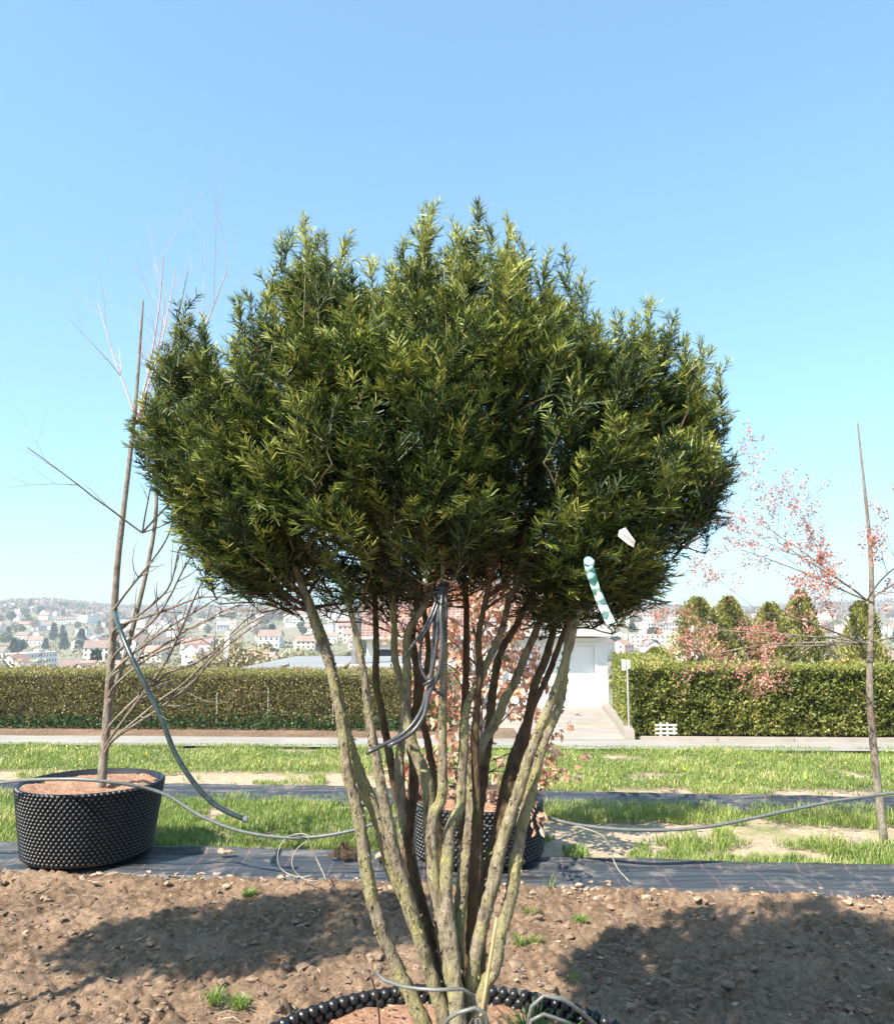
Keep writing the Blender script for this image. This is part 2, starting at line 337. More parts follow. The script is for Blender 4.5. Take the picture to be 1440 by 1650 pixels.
tag(clods(1500, lambda r: (lambda x: (x, row(5.02+.13*r.normal()*.5, x)))((r.random()-.5)*7.4), .003, .024, lambda x, y: .02, 2).build('dry_clods', M_dryclod), 'pale dry crumbs of earth along the edge of the black fabric', 'soil crumbs', kind='stuff')

# weed fabric strips
def strip(name, d0, d1, seed, th):
    xs = np.arange(-9, 9, .06); us = np.linspace(0, 1, 40)
    X, U = np.meshgrid(xs, us); e0 = .05*np.array([noise.noise(Vector((x*1.1, seed, 0))) for x in xs]); e1 = .05*np.array([noise.noise(Vector((x*.9, seed+5, 0))) for x in xs])
    Y = (d0+e0)*(1-U)+(d1+e1)*U-.09*X
    Z = np.array([noise.noise(Vector((x*.8, u*7+seed, 1)))*.022+noise.noise(Vector((x*2.6, u*17+seed, 4)))*.010+noise.noise(Vector((x*9, u*9+seed, 2)))*.004 for x, u in zip(X.ravel(), U.ravel())]).reshape(X.shape)
    Z = Z*.8+.024+.03*np.exp(-((U-.96)/.05)**2)*th-.04*(U < .02)-.05*(U > .99)
    nx = len(xs); i = np.arange(len(us)-1)[:, None]*nx+np.arange(nx-1)[None]
    return mesh_np(name, np.stack([X, Y, Z], -1).reshape(-1, 3), np.stack([i, i+1, i+nx+1, i+nx], -1).reshape(-1, 4), None, M_fabric, smooth=True)
tag(strip('weed_fabric', 5.07, 5.60, 1, 1.), 'black woven weed fabric strip under the black pot, nearer of the two', 'weed fabric')
tag(strip('weed_fabric', 7.22, 7.72, 9, .6), 'black woven weed fabric strip between two bands of grass, farther of the two', 'weed fabric')

# path, verge, driveway
def sheet(name, x0, x1, y0, y1, m, dz, skew=-.05, nx=30, wob=0):
    xs = np.linspace(x0, x1, nx); V = []; Q = []
    for k, x in enumerate(xs):
        V += [[x, y0+skew*x+wob*noise.noise(Vector((x, 1, 0))), dz], [x, y1+skew*x+wob*noise.noise(Vector((x*1.7, 9, 0))), dz]]
        if k: Q.append([2*k-2, 2*k, 2*k+1, 2*k-1])
    return tag(mesh_np(name, V, Q, None, m), kind='structure')
sheet('path', -40, 40, 10.35, 11.15, M_path, .008, nx=120, wob=.08)
sheet('verge', -40, 1.0, 11.0, 12.3, M_soil, .002, nx=90, wob=.25)
ddx0, ddx1 = .25, 2.40
V = [[ddx0, 11.0, .012], [ddx1, 11.0, .012], [ddx0+.2, 20.4, terr(0, 20)+.012], [ddx1+1.44, 20.4, terr(0, 20)+.012]]
tag(mesh_np('driveway', V, [[0, 1, 3, 2]], None, M_drive), kind='structure')
m = MB(); a = np.array([ddx1, 11.05]); b = np.array([ddx1+1.40, 20.0]); n_ = 16
for k in range(n_):
    p = a+(b-a)*(k+.5)/n_; m.box((p[0]+.07, p[1], np.interp(p[1], [11.5, 20], [0, -.52])+.05), (.13, .56, .14), -.155)
tag(m.build('kerb', M_kerb), 'pale stone kerb between the driveway and the clipped evergreen hedge', 'kerb')
m = MB()
for k in range(26): m.box((3.1+k*1.0, 11.10-.05*(3.1+k), .02), (.99, .08, .08), -.05)
tag(m.build('kerb', M_kerb), 'low stone kerb along the path in front of the clipped evergreen hedge', 'kerb')

# ---------------------------------------------------------------- hedges
def hedge(name, label, foot, z0, z1, mat, n, lmin, lmax, coremat, ruf=.06, drop=0, up=.25):
    """foot: four corners of the clipped hedge, anticlockwise from the front left"""
    root = empty(name, (foot[0][0], foot[0][1], z0), label, 'hedge')
    F = np.array(foot, float); Fi = np.array([F[k]+.12*((F[(k+1) % 4]-F[k])/np.linalg.norm(F[(k+1) % 4]-F[k])+(F[k-1]-F[k])/np.linalg.norm(F[k-1]-F[k])) for k in range(4)])
    core = MB(); dz = np.array([0, 0, drop, drop])
    core.add([[*Fi[k], z0-.1+dz[k]] for k in range(4)]+[[*Fi[k], z1-.09+dz[k]*.15] for k in range(4)], [[0, 1, 5, 4], [1, 2, 6, 5], [2, 3, 7, 6], [3, 0, 4, 7], [4, 5, 6, 7]])
    o = core.build('dark_core', coremat, root)  # solid dark box added inside the leaves to block light
    areas = [np.linalg.norm(F[(k+1) % 4]-F[k])*(z1-z0) for k in range(4)]+[np.linalg.norm(F[1]-F[0])*np.linalg.norm(F[3]-F[0])]
    areas[1] *= .35 if name != 'clipped_hedge_x' else 1; areas[2] *= .1
    if F[3][1]-F[0][1] < 3: pass
    pr = np.array(areas)/sum(areas); side = rng.choice(5, n, p=pr); a = rng.random(n); b = rng.random(n)
    C = np.zeros((n, 3)); D = np.zeros((n, 3))
    for k in range(5):
        q = side == k
        if k < 4:
            A, B = F[k], F[(k+1) % 4]; nr = np.array([(B-A)[1], -(B-A)[0]]); nr /= np.linalg.norm(nr)
            C[q, :2] = A+(B-A)*a[q, None]; C[q, 2] = z0+(z1-z0)*b[q]+(dz[k]*(1-a[q])+dz[(k+1) % 4]*a[q])*(1-b[q]); D[q, :2] = nr
        else:
            C[q, :2] = F[0]+(F[1]-F[0])*a[q, None]+(F[3]-F[0])*b[q, None]; C[q, 2] = z1+drop*.15*b[q]; D[q, 2] = 1
    nz = np.array([noise.noise(Vector(p*2.3)) for p in C])*.5+np.array([noise.noise(Vector(p*7)) for p in C])*.5
    C += D*(nz[:, None]*ruf-.03+rng.normal(size=(n, 1))*.022)
    tint = np.clip(.5+nz*.55+rng.normal(size=n)*.15+.12*(side == 4), 0, 1)
    keep = nz > -.42
    C, D, tint, side = C[keep], D[keep], tint[keep], side[keep]; n = len(C)
    DD = norm(D*.55+np.array([0, 0, up])+rvec(n)*.75)
    leafobj('foliage', mat, C-DD*.01, DD, rng.uniform(lmin, lmax, n), rng.uniform(lmin, lmax, n)*.55, tint, root)
    rebase(root, root.location[:]); return root
def hy(y0, x): return y0-.05*x
hedge('clipped_hedge', 'olive brown clipped deciduous hedge with ivy along its foot, left of the driveway', [(-9, hy(12.05, -9)), (.18, hy(12.05, .2)), (.2, hy(13.2, .2)), (-9, hy(13.2, -9))], 0, .83, M_hedge_l, 52000, .02, .042, M_hcore, .07)
hedge('clipped_hedge', 'long clipped evergreen hedge facing the path, right of the driveway', [(2.60, hy(11.75, 2.6)), (12, hy(11.75, 12)), (12, hy(12.9, 12)), (2.75, hy(12.9, 3))], 0, .93, M_hedge_r, 70000, .03, .07, M_hcore, .13, up=.5)
hedge('clipped_hedge', 'narrow clipped evergreen hedge running back along the driveway to the garage', [(2.74, 12.75), (3.7, 12.7), (4.6, 18.2), (3.72, 18.2)], 0, .92, M_hedge_r, 24000, .03, .06, M_hcore, .06, drop=-.4, up=.5)
n = 5200; x = rng.uniform(-9, .1, n); h = np.abs(rng.normal(size=n))*.085
C = np.stack([x, hy(12.05, x)-.02-.2*rng.random(n)+h*.5, .02+h+.05*np.array([noise.noise(Vector((a*1.5, 0, 0))) for a in x])], 1)
tag(leafobj('ivy', M_ivy, C, norm(np.array([0, -1, .3])+rvec(n)*.8), rng.uniform(.03, .06, n), rng.uniform(.03, .055, n), rng.random(n)), 'dark glossy ivy creeping along the foot of the left hedge', 'ivy', kind='stuff')
for k, (px, top) in enumerate([(346, 1108), (430, 1095), (536, 1112), (612, 1100)]):
    q = P(px, 1150, 12.18-.0); x = q[0]; m = MB(); m.box((x, hy(12.11, x), .26+.03*(k % 2)), (.014, .014, .48+.06*(k % 2))); m.box((x, hy(12.11, x), .51+.06*(k % 2)), (.02, .02, .02))
    tag(m.build('fence_post', M_greywall), 'thin pale fence post showing through the left hedge', 'fence post', 'thin posts in the left hedge')
x = 2.54; m = MB(); m.tube([(x, 11.4, 0), (x, 11.4, .93)], .014, 8); rt = empty('marker_post', (x, 11.4, 0), 'thin grey metal post with small white plate at hedge corner', 'post')
m.build('post', M_post, rt); m = MB(); m.box((x-.055, 11.385, .98), (.05, .012, .15), .2); m.box((x+.012, 11.385, .99), (.045, .012, .12), -.3); m.build('plate', M_white, rt); rebase(rt, (x, 11.4, 0))
m = MB(); x = 3.02
for k in range(3): m.box((x-.05+.09*k, 11.36, .09), (.025, .018, .2 if k < 2 else .13))
for k in range(3): m.box((x+.02, 11.345, .05+.055*k), (.30, .012, .022))
tag(m.build('low_fence', M_white), 'little white wooden fence piece at the foot of the right hedge', 'fence')

# ---------------------------------------------------------------- garage, houses next door
GX0, GX1, GY, gz = .75, 3.97, 20.0, -.56
g = empty('garage', (2.4, GY, gz), 'white garage with overhanging flat concrete roof at the end of the driveway', 'garage')
m = MB(); m.box(((GX0+1.32)/2, GY+.1, .3), (1.32-GX0, .2, 1.75)); m.box(((3.72+GX1)/2, GY+.1, .3), (GX1-3.72, .2, 1.75)); m.box((2.52, GY+.103, 1.09), (2.4, .2, .17))
m.box((GX0+.1, GY+3, .3), (.2, 5.6, 1.746)); m.box((GX1-.1, GY+3, .3), (.2, 5.6, 1.746)); m.box((2.4, GY+5.9, .3), (3.2, .2, 1.746)); m.build('wall', M_wall, g)
m = MB(); m.box((2.36, 22.72, 1.40), (3.24, 6.46, .36)); m.box((2.36, 22.72, 1.60), (3.29, 6.51, .05)); m.build('roof', M_greywall, g)
m = MB()
m.box((2.52, GY+.16, .22), (2.4, .05, 1.56))
for k in range(3): m.box((2.52, GY+.132, -.15+.38*k), (2.36, .008, .012))
d = m.build('door', M_door, g); m = MB(); m.box((2.52, GY+.12, -.02), (.16, .03, .03)); m.build('handle', M_pipe, d)
m = MB(); m.box((1.345, GY+.03, .24), (.05, .1, 1.6)); m.box((3.695, GY+.03, .24), (.05, .1, 1.6)); m.box((2.52, GY+.03, 1.02), (2.3, .1, .05)); m.build('door_frame', M_white, g)
rebase(g, (2.4, GY, gz))
hb = empty('bungalow', (-2.2, 18, -1), 'low building with flat grey roof behind the left hedge', 'building')
m = MB(); m.box((-2.0, 21.0, -.35), (4.6, 4.4, 1.5)); m.build('wall', M_wall, hb)
m = MB(); m.add([[-4.9, 18, .36], [.7, 18, .36], [.7, 24, .36], [-4.5, 24, .36], [-4.9, 18, .50], [.7, 18, .50], [.7, 24, .55], [-4.5, 24, .55]], [[0, 3, 2, 1], [4, 5, 6, 7], [0, 1, 5, 4], [1, 2, 6, 5], [2, 3, 7, 6], [3, 0, 4, 7]]); rf = m.build('roof', M_greyroof, hb)
m = MB(); m.tube([(-3.75, 18.4, .5), (-3.75, 18.4, .58), (-3.6, 18.4, .62)], .05, 8); m.build('vent', M_pipe, rf); rebase(hb, (-2.2, 18, -1))
h2 = empty('tiled_house', (.3, 28, -1.5), 'white house with brown tiled roof behind the garage', 'house')
m = MB(); m.box((.35, 30, -.2), (6.3, 3.8, 2.5)); m.add([[-2.8, 28.1, 1.05], [-2.8, 31.9, 1.05], [-2.8, 30, 2.6], [3.5, 28.1, 1.05], [3.5, 31.9, 1.05], [3.5, 30, 2.6]], T=[[0, 2, 1], [3, 4, 5]]); wl = m.build('wall', M_wall, h2)
m = MB(); m.add([[-3.1, 27.7, 1.06], [3.8, 27.7, 1.06], [3.8, 30, 3.0], [-3.1, 30, 3.0], [-3.1, 32.3, 1.06], [3.8, 32.3, 1.06], [-3.1, 27.7, .96], [3.8, 27.7, .96], [3.8, 30, 2.9], [-3.1, 30, 2.9], [-3.1, 32.3, .96], [3.8, 32.3, .96]],
    [[0, 1, 2, 3], [3, 2, 5, 4], [6, 9, 8, 7], [9, 10, 11, 8], [0, 6, 7, 1], [4, 5, 11, 10], [0, 3, 9, 6], [1, 7, 8, 2], [3, 4, 10, 9], [2, 8, 11, 5]]); rf = m.build('roof', M_tiles, h2)
m = MB(); m.tube([(-3.1, 27.66, .99), (3.8, 27.66, .99)], .06, 8); m.build('gutter', M_greywall, rf)
for x in (-1.9, -.3, 1.7):
    m = MB(); m.box((x, 28.09, .22), (1.0, .06, .9)); wn = m.build('window', M_white, h2); m = MB(); m.box((x-.24, 28.06, .22), (.42, .02, .76)); m.box((x+.24, 28.06, .22), (.42, .02, .76)); m.build('pane', M_glass, wn)
rebase(h2, (.3, 28, -1.5))
m = MB(); m.tube([(-2.3, 20.5, .5), (-2.3, 20.5, 1.62)], .12, 14); m.tube([(-2.3, 20.5, 1.60), (-2.3, 20.5, 1.70)], .145, 14); m.tube([(-2.3, 20.5, 1.70), (-2.3, 20.5, 1.78)], .07, 10)
tag(m.build('flue_pipe', M_pipe), 'dark grey upright flue pipe rising from the flat grey roof', 'flue')
m = MB(); m.tube([(-2.55, 17.9, .62), (1.3, 17.9, .64)], .018, 6)
for x in (-2.5, -1.2, .1, 1.2): m.tube([(x, 17.9, .36), (x, 17.9, .63)], .014, 6)
tag(m.build('handrail', M_white), 'thin white handrail at the front edge of the flat grey roof', 'handrail')

# ---------------------------------------------------------------- conifers behind the right hedge
def conifer(x, y, z, h, r, seed):
    rg = np.random.default_rng(seed); n = 5200; u = rg.random(n)**.75; th = rg.random(n)*6.283
    zz = h*(.06+.94*u); prof = r*np.interp(u, [0, .15, .5, .8, .93, 1], [.8, 1, .8, .5, .3, .1])*(1+.30*np.sin(th*3+u*11+seed)+.22*np.sin(th*7+u*27))
    rr = prof*np.sqrt(rg.uniform(.35, 1, n)); C = np.stack([rr*np.cos(th), rr*np.sin(th), zz], 1)
    D = norm(np.stack([np.cos(th)*.6, np.sin(th)*.6, np.full(n, .9)], 1)+rg.normal(size=(n, 3))*.3)
    root = empty('conifer', (x, y, z)); leafobj('crown', M_conif, C, D, rg.uniform(.14, .3, n)*(.6+.5*(1-u)), rg.uniform(.05, .1, n), np.clip(.45+.3*np.sin(th*3+u*9+seed)+rg.normal(size=n)*.2, 0, 1), root)
    m = MB(); m.tube([(0, 0, -.3), (0, 0, h*.5), (0, 0, h*.93)], [.12, .08, .01], 7); m.build('trunk', M_fartrunk, root); return root
for k, (x, y, h, r, lb) in enumerate([(9.4, 30, 4.0, 1.25, 'leftmost of the yellowish green conifers behind the right hedge, broad'), (10.75, 30.5, 4.1, 1.0, 'second yellowish green conifer from the left, behind the right hedge'),
        (12.1, 30, 3.8, .95, 'third yellowish green conifer from the left, behind the right hedge'), (13.7, 31, 4.4, .9, 'fourth yellowish green conifer from the left, at the far right'), (8.3, 32, 2.3, 1.0, 'low spreading green shrub at the left foot of the conifers'), (16.0, 31, 4.0, .9, 'last yellowish green conifer on the far right')]):
    c = conifer(x, y, float(terr(x, y)), h, r, 20+k); tag(c, lb, 'conifer', 'conifers behind the right hedge')

# ---------------------------------------------------------------- far hillside: houses, trees, haze
def far_house(wmat, rmat, sx, sy, sz, roof, seed):
    root = empty('hillside_house'); m = MB(); m.box((0, 0, sz/2-1), (sx, sy, sz+2)); rh = sx*.0+sy*.33
    if roof: m.add([[-sx/2, -sy/2, sz], [-sx/2, sy/2, sz], [-sx/2, 0, sz+rh], [sx/2, -sy/2, sz], [sx/2, sy/2, sz], [sx/2, 0, sz+rh]], T=[[0, 2, 1], [3, 4, 5]])
    m.m = 1; nw = max(2, int(sx/3)); fl = max(1, int(sz/2.8))
    for f in range(fl):
        for k in range(nw):
            X = -sx/2+sx*(k+.5)/nw
            m.box((X, -sy/2-.02, (f+.55)*sz/fl), (1.2, .06, 1.3)); 
        for k in range(2): m.box((-sx/2-.02, (k-.5)*sy*.45, (f+.55)*sz/fl), (.06, 1.1, 1.3)); m.box((sx/2+.02, (k-.5)*sy*.45, (f+.55)*sz/fl), (.06, 1.1, 1.3))
    m.build('wall', [wmat, M_glass], root); m = MB(); o = .5
    if roof:
        e = sz-.15; m.add([[-sx/2-o, -sy/2-o, e], [sx/2+o, -sy/2-o, e], [sx/2+o, 0, sz+rh+.2], [-sx/2-o, 0, sz+rh+.2], [-sx/2-o, sy/2+o, e], [sx/2+o, sy/2+o, e]], [[0, 1, 2, 3], [3, 2, 5, 4]])
        m.box((sx*.22, sy*.12, sz+rh*.9), (.8, .8, 2.2))
    else: m.box((0, 0, sz+.22), (sx+.6, sy+.6, .44)); m.box((sx*.2, 0, sz+1.0), (sx*.2, sy*.3, 1.2))
    m.build('roof', rmat, root); return root
MW = [plain('far_wall_%s' % k, c, .9, var=.06, nscale=.3, bump=0) for k, c in (('white', (.82, .81, .79)), ('cream', (.72, .66, .56)), ('pink', (.68, .52, .46)), ('grey', (.5, .5, .5)))]
MR = [plain('far_roof_%s' % k, c, .9, var=.15, nscale=.5, bump=0) for k, c in (('red', (.36, .20, .16)), ('brown', (.24, .165, .14)), ('grey', (.30, .29, .30)), ('pale', (.58, .52, .48)))]
HV = [(0, 0, 11, 8, 5.4, 1, 'small white house with a red roof on the far hillside'), (0, 1, 12, 9, 6, 1, 'white house with a brown roof on the far hillside'), (1, 0, 12, 9, 5.6, 1, 'cream house with a red roof on the far hillside'),
      (0, 2, 13, 9, 6, 0, 'white flat-roofed house on the far hillside'), (1, 1, 10, 8, 5.2, 1, 'cream house with a brown roof on the far hillside'), (2, 0, 11, 8, 5.6, 1, 'pinkish house with a red roof on the far hillside'),
      (0, 3, 34, 11, 8.4, 0, 'long pale apartment block on the far hillside'), (1, 1, 24, 11, 8.5, 1, 'long cream apartment house with brown roof on the far hillside'), (3, 2, 12, 9, 5.5, 1, 'grey house with a grey roof on the far hillside')]
protos = [far_house(MW[a], MR[b], sx, sy, sz, rf, k) for k, (a, b, sx, sy, sz, rf, lb) in enumerate(HV)]
hr = np.random.default_rng(5); used = [False]*len(HV); placed = []
tries = 0
while len(placed) < 298 and tries < 12000:
    tries += 1; y = 230+1330*hr.random()**.9; x = (hr.random()-.5)*2*.64*y; dens = .5+.5*noise.noise(Vector((x*.006, y*.006, 2)))
    if hr.random() > dens+.12 or any((x-a)**2+(y-b)**2 < (15+y*.003)**2 for a, b in placed): continue
    placed.append((x, y)); k = hr.choice(len(HV), p=[.17, .19, .12, .14, .1, .06, .07, .07, .08]); o = protos[k] if not used[k] else copy_tree(protos[k]); used[k] = True
    o.location = (x, y, float(terr(x, y))); o.rotation_euler = (0, 0, hr.choice([0, 0, .3, -.35, 1.2, 1.57])+hr.normal()*.12); s = hr.uniform(.95, 1.45); o.scale = (s, s, s*hr.uniform(.85, 1.15))
    tag(o, HV[k][6], 'house', 'houses on the far hillside: '+HV[k][6].split(' on the')[0])
for k, u in enumerate(used):
    if not u: protos[k].location = (-90+20*k, 700, float(terr(0, 700))); tag(protos[k], HV[k][6], 'house')
def far_tree(kind, conic, seed, h=9, n=420):
    rg = np.random.default_rng(seed); root = empty('hillside_tree'); u = rg.random(n); th = rg.random(n)*6.283
    if conic: r = 2.4*(1-u)**.8+.15; C = np.stack([r*np.cos(th)*rg.uniform(.4, 1, n), r*np.sin(th)*rg.uniform(.4, 1, n), 1+(h-1)*u], 1)
    else:
        C = rg.normal(size=(n, 3)); C = norm(C)*rg.uniform(.5, 1, (n, 1)); C[:, :2] *= 3.2; C[:, 2] = h*.62+C[:, 2]*h*.38; lum = np.sin(C[:, 0]*1.3+seed)+np.sin(C[:, 1]*1.7)+np.sin(C[:, 2]*1.5); C += norm(C-[0, 0, h*.6])*lum[:, None]*.35
    s = .75 if kind in ('brown', 'pale') else 1.3
    leafobj('crown', M_farleaf[kind], C, rg.normal(size=(n, 3)), rg.uniform(.8, 1.7, n)*s, rg.uniform(.6, 1.3, n)*s*(.5 if s < 1 else 1), rg.random(n), root)
    m = MB(); m.tube([(0, 0, -1), (0, 0, h*.7)], [.3, .12], 6); m.build('trunk', M_fartrunk, root); return root
TK = [('dark', 1, 'dark conifer on the far hillside'), ('dark', 0, 'round dark evergreen tree on the far hillside'), ('olive', 0, 'olive green tree coming into leaf on the far hillside'), ('brown', 0, 'bare brown tree on the far hillside'), ('pale', 0, 'pale bare tree in the valley behind the hedge')]
tp = [far_tree(k, c, 40+i, n=(900 if i > 2 else 520)) for i, (k, c, lb) in enumerate(TK)]; tu = [False]*5
def put_tree(k, x, y, s, label=None, group=None):
    o = tp[k] if not tu[k] else copy_tree(tp[k]); tu[k] = True
    o.location = (x, y, float(terr(x, y))); o.rotation_euler = (0, 0, hr.random()*6.3); o.scale = (s*hr.uniform(.85, 1.2), s*hr.uniform(.85, 1.2), s)
    tag(o, label or TK[k][2], 'tree', group or 'trees on the far hillside: '+TK[k][2].split(' on the')[0])
for i in range(290):
    y = 230+1430*hr.random()**.7; x = (hr.random()-.5)*2*.66*y; put_tree(int(hr.choice(4, p=[.22, .3, .2, .28])), x, y, hr.uniform(.9, 2.0))
for i in range(40):
    y = hr.uniform(55, 170); x = hr.uniform(-.62, .1)*y if i % 4 else hr.uniform(.2, .62)*y; put_tree(4, x, y, hr.uniform(.42, .62)*(1 if y < 90 else 1.1), TK[4][2], 'pale bare trees in the valley')
# woods along the ridge and between the houses: nobody could count them
n = 60000; y = rng.uniform(1380, 2150, n); x = rng.uniform(-1, 1, n)*.72*y; C = np.stack([x, y, terr(x, y)+rng.random(n)*11], 1)
k = np.array([noise.noise(Vector((a*.008, b*.008, 0))) for a, b in zip(x, y)]); keep = (k > -.12)|(y > 1640)
tag(leafobj('distant_wood', M_farleaf['brown'], C[keep], rvec(keep.sum()), 6., 5., np.clip(.5+k[keep], 0, 1)), 'brown leafless woods along the skyline ridge', 'wood', kind='stuff')
n = 50000; y = rng.uniform(230, 1500, n); x = rng.uniform(-1, 1, n)*.7*y; k = np.array([noise.noise(Vector((a*.007, b*.012, 5))) for a, b in zip(x, y)]); keep = k > .12
far_scrub = leafobj('hillside_scrub', M_farleaf['olive'], np.stack([x, y, terr(x, y)+rng.random(n)*4], 1)[keep], rvec(keep.sum()), 2.4, 2.0, np.clip(rng.random(keep.sum())*1.2-.1, 0, 1)); tag(far_scrub, 'olive scrub and gardens between the far houses', 'scrub', kind='stuff')
for k, px in enumerate((430, 436)):
    q = P(px, 955, 1690); m = MB(); z = float(terr(q[0], 1690)); m.tube([(q[0], 1690, z-5), (q[0], 1690, z+34)], [1.9, 1.5], 10)
    tag(m.build('chimney_stack', M_greywall), 'thin tall chimney on the skyline, one of a close pair', 'chimney', 'pair of skyline chimneys')
q = P(457, 950, 1600); z = float(terr(q[0], 1600)); m = MB(); m.tube([(q[0], 1600, z-5), (q[0], 1600, z+36)], [1.2, .3], 5); tag(m.build('mast', M_greywall), 'slender mast on the skyline right of the chimney pair', 'mast')

# ---------------------------------------------------------------- grass
def grass(name, n, ylo, yhi, xw, hmin, hmax, wd, maskf, label, seed):
    r = np.random.default_rng(seed); y = r.uniform(ylo, yhi, n); x = r.uniform(-1, 1, n)*xw*y
    k = np.array([noise.noise(Vector((a*1.3, b*1.9, seed)))+.5*noise.noise(Vector((a*5, b*6, seed+3))) for a, b in zip(x, y)])
    keep = maskf(x, y, k); x, y, k = x[keep], y[keep], k[keep]; n = len(x); y = y-.09*x*np.clip((9-y)/2, .4, 1)
    h = (hmin+(hmax-hmin)*r.random(n))*(.75+.8*np.clip(k+.2, 0, 1)); az = r.random(n)*6.283; ln = r.uniform(.1, .75, n)
    d = np.stack([np.cos(az)*ln, np.sin(az)*ln, np.ones(n)], 1); sd_ = np.stack([-np.sin(az), np.cos(az), np.zeros(n)], 1); b = np.stack([x, y, np.full(n, -.01)], 1)
    m1 = b+d*h[:, None]*.55; tp_ = b+d*h[:, None]*.9+np.stack([np.cos(az), np.sin(az), np.zeros(n)], 1)*(h*.35*ln)[:, None]; w_ = wd*r.uniform(.6, 1.3, n)[:, None]
    V = np.stack([b-sd_*w_*.5, b+sd_*w_*.5, m1+sd_*w_*.45, m1-sd_*w_*.45, tp_], 1).reshape(-1, 3); i = np.arange(n)[:, None]*5
    tt = np.clip(.46+.5*k+r.normal(size=n)*.2+(r.random(n) > .93)*.4, 0, 1)
    return tag(mesh_np(name, V, i+np.array([[0, 1, 2, 3]]), i+np.array([[3, 2, 4]]), M_grass, tint=np.repeat(tt, 5)), label, 'grass', kind='stuff')
grass('grass', 115000, 5.58, 7.36, .68, .03, .09, .005, lambda x, y, k: (k > np.where(x > .5, -.18+.5*(y < 6.8)*(y > 6.25)*(x < 3.2), -.42)+np.where((y < 5.85) & (x < 0), .2, 0))&~((np.abs(x-.21) < .6)&(y < 6.1)), 'lush green grass between the two black fabric strips', 3)
grass('grass', 125000, 7.82, 10.55, .66, .022, .06, .0075, lambda x, y, k: k > np.where((x < .1) & (y < 8.75), .12+.2*np.exp(-((y-8.35)/.3)**2), np.where(y < 8.05, .1, -.48)), 'sunlit grass band along the path', 8)
n = 60; x = rng.uniform(-.6, .6, n)*9; y = rng.uniform(7.9, 10.2, n); m = MB()
for a, b in zip(x, y): m.tube([(a, b, .05+.02*rng.random()), (a, b+.002, .06+.02*rng.random())], .009, 6)
tag(m.build('dandelions', M_flower), 'small yellow dandelions dotted in the grass by the path', 'flowers', kind='stuff')
def tuft(name, at, nb, h, spread, label, cat='grass tuft', dark=0., group=None):
    az = rng.random(nb)*6.283; ln = rng.uniform(.15, 1.15, nb); H = h*rng.uniform(.55, 1, nb); out = np.stack([np.cos(az), np.sin(az), 0*az], 1); sd_ = np.stack([-np.sin(az), np.cos(az), 0*az], 1)
    b = np.array(at)+out*(rng.random(nb)*spread)[:, None]; V = []; Q = []
    w_ = (.0016+.0016*rng.random(nb))[:, None]; k = [b, b+(out*.35*ln[:, None]+[0, 0, .5])*H[:, None], b+(out*.85*ln[:, None]+[0, 0, .8])*H[:, None], b+(out*1.35*ln[:, None]+[0, 0, .8-.0])*H[:, None]-np.array([0, 0, 1])*(ln*H*.22)[:, None]]
    rows = []
    for q, f in zip(k, (1, .9, .7, .1)): rows += [q-sd_*w_*f, q+sd_*w_*f]
    V = np.stack(rows, 1).reshape(-1, 3); i = np.arange(nb)[:, None]*8; Q = np.concatenate([i+np.array([[2*q, 2*q+1, 2*q+3, 2*q+2]]) for q in range(3)])
    return tag(mesh_np(name, V, Q, None, M_grass, tint=np.repeat(np.clip(rng.uniform(.1, .6, nb)-dark, 0, 1), 8)), label, cat, group)
for px, py, h, nb, lb in [(400, 1450, .05, 90, 'small bright grass tuft in the brown soil, near the top left'), (345, 1625, .07, 60, 'green grass tuft in the soil at the lower left, nearest the corner'), (385, 1632, .05, 110, 'low spreading grass tuft in the soil beside the lower left one'),
        (935, 1492, .04, 100, 'low pale grass tuft in the sunlit soil right of the stems'), (855, 1480, .05, 40, 'thin wispy grass tuft just right of the yew stems'), (838, 1530, .06, 40, 'short grass tuft close to the right of the bamboo cane'), (862, 1525, .04, 40, 'tiny sparse grass tuft between the cane and the shaded soil'), (885, 1435, .09, 12, 'few upright grass blades at the fabric edge'), (922, 1590, .04, 30, 'tiny grass tuft in the shaded soil behind the pot rim')]:
    ang = math.atan((py-825)/FPX)-PITCH; q = P(px, py, CAM_H/math.tan(ang)); tuft('grass_tuft', (q[0], q[1], .02), nb, h, .035, lb)
n = 420; xy = [soil_area(np.random.default_rng(500+k)) for k in range(n)]; C = np.array([[a, b, soil_z(a, b)+.012] for a, b in xy])
V, Q, T = leaves(C, norm(rng.normal(size=(n, 3))*[1, 1, .25]), rng.uniform(.012, .045, n), rng.uniform(.008, .022, n), rng.random(n), N=norm(rng.normal(size=(n, 3))*.4+[0, 0, 1]))
tag(mesh_np('dead_leaves', V, Q, None, M_deadleaf, tint=T), 'dry brown leaves scattered on the dug soil', 'dead leaves', kind='stuff')
m = MB()
for k in range(150):
    a, b = soil_area(np.random.default_rng(900+k)); th = rng.random()*6.3; L = rng.uniform(.03, .12); z = soil_z(a, b)+.012; c_, s_ = math.cos(th)*L, math.sin(th)*L
    m.tube([(a, b, z), (a+c_*.5-s_*.15, b+s_*.5+c_*.15, z+.008), (a+c_, b+s_, z)], [.0022, .0018, .001], 4, tint=rng.random())
tag(m.build('straw_bits', M_wire), 'bits of straw and dry twig lying on the dug soil', 'straw', kind='stuff')
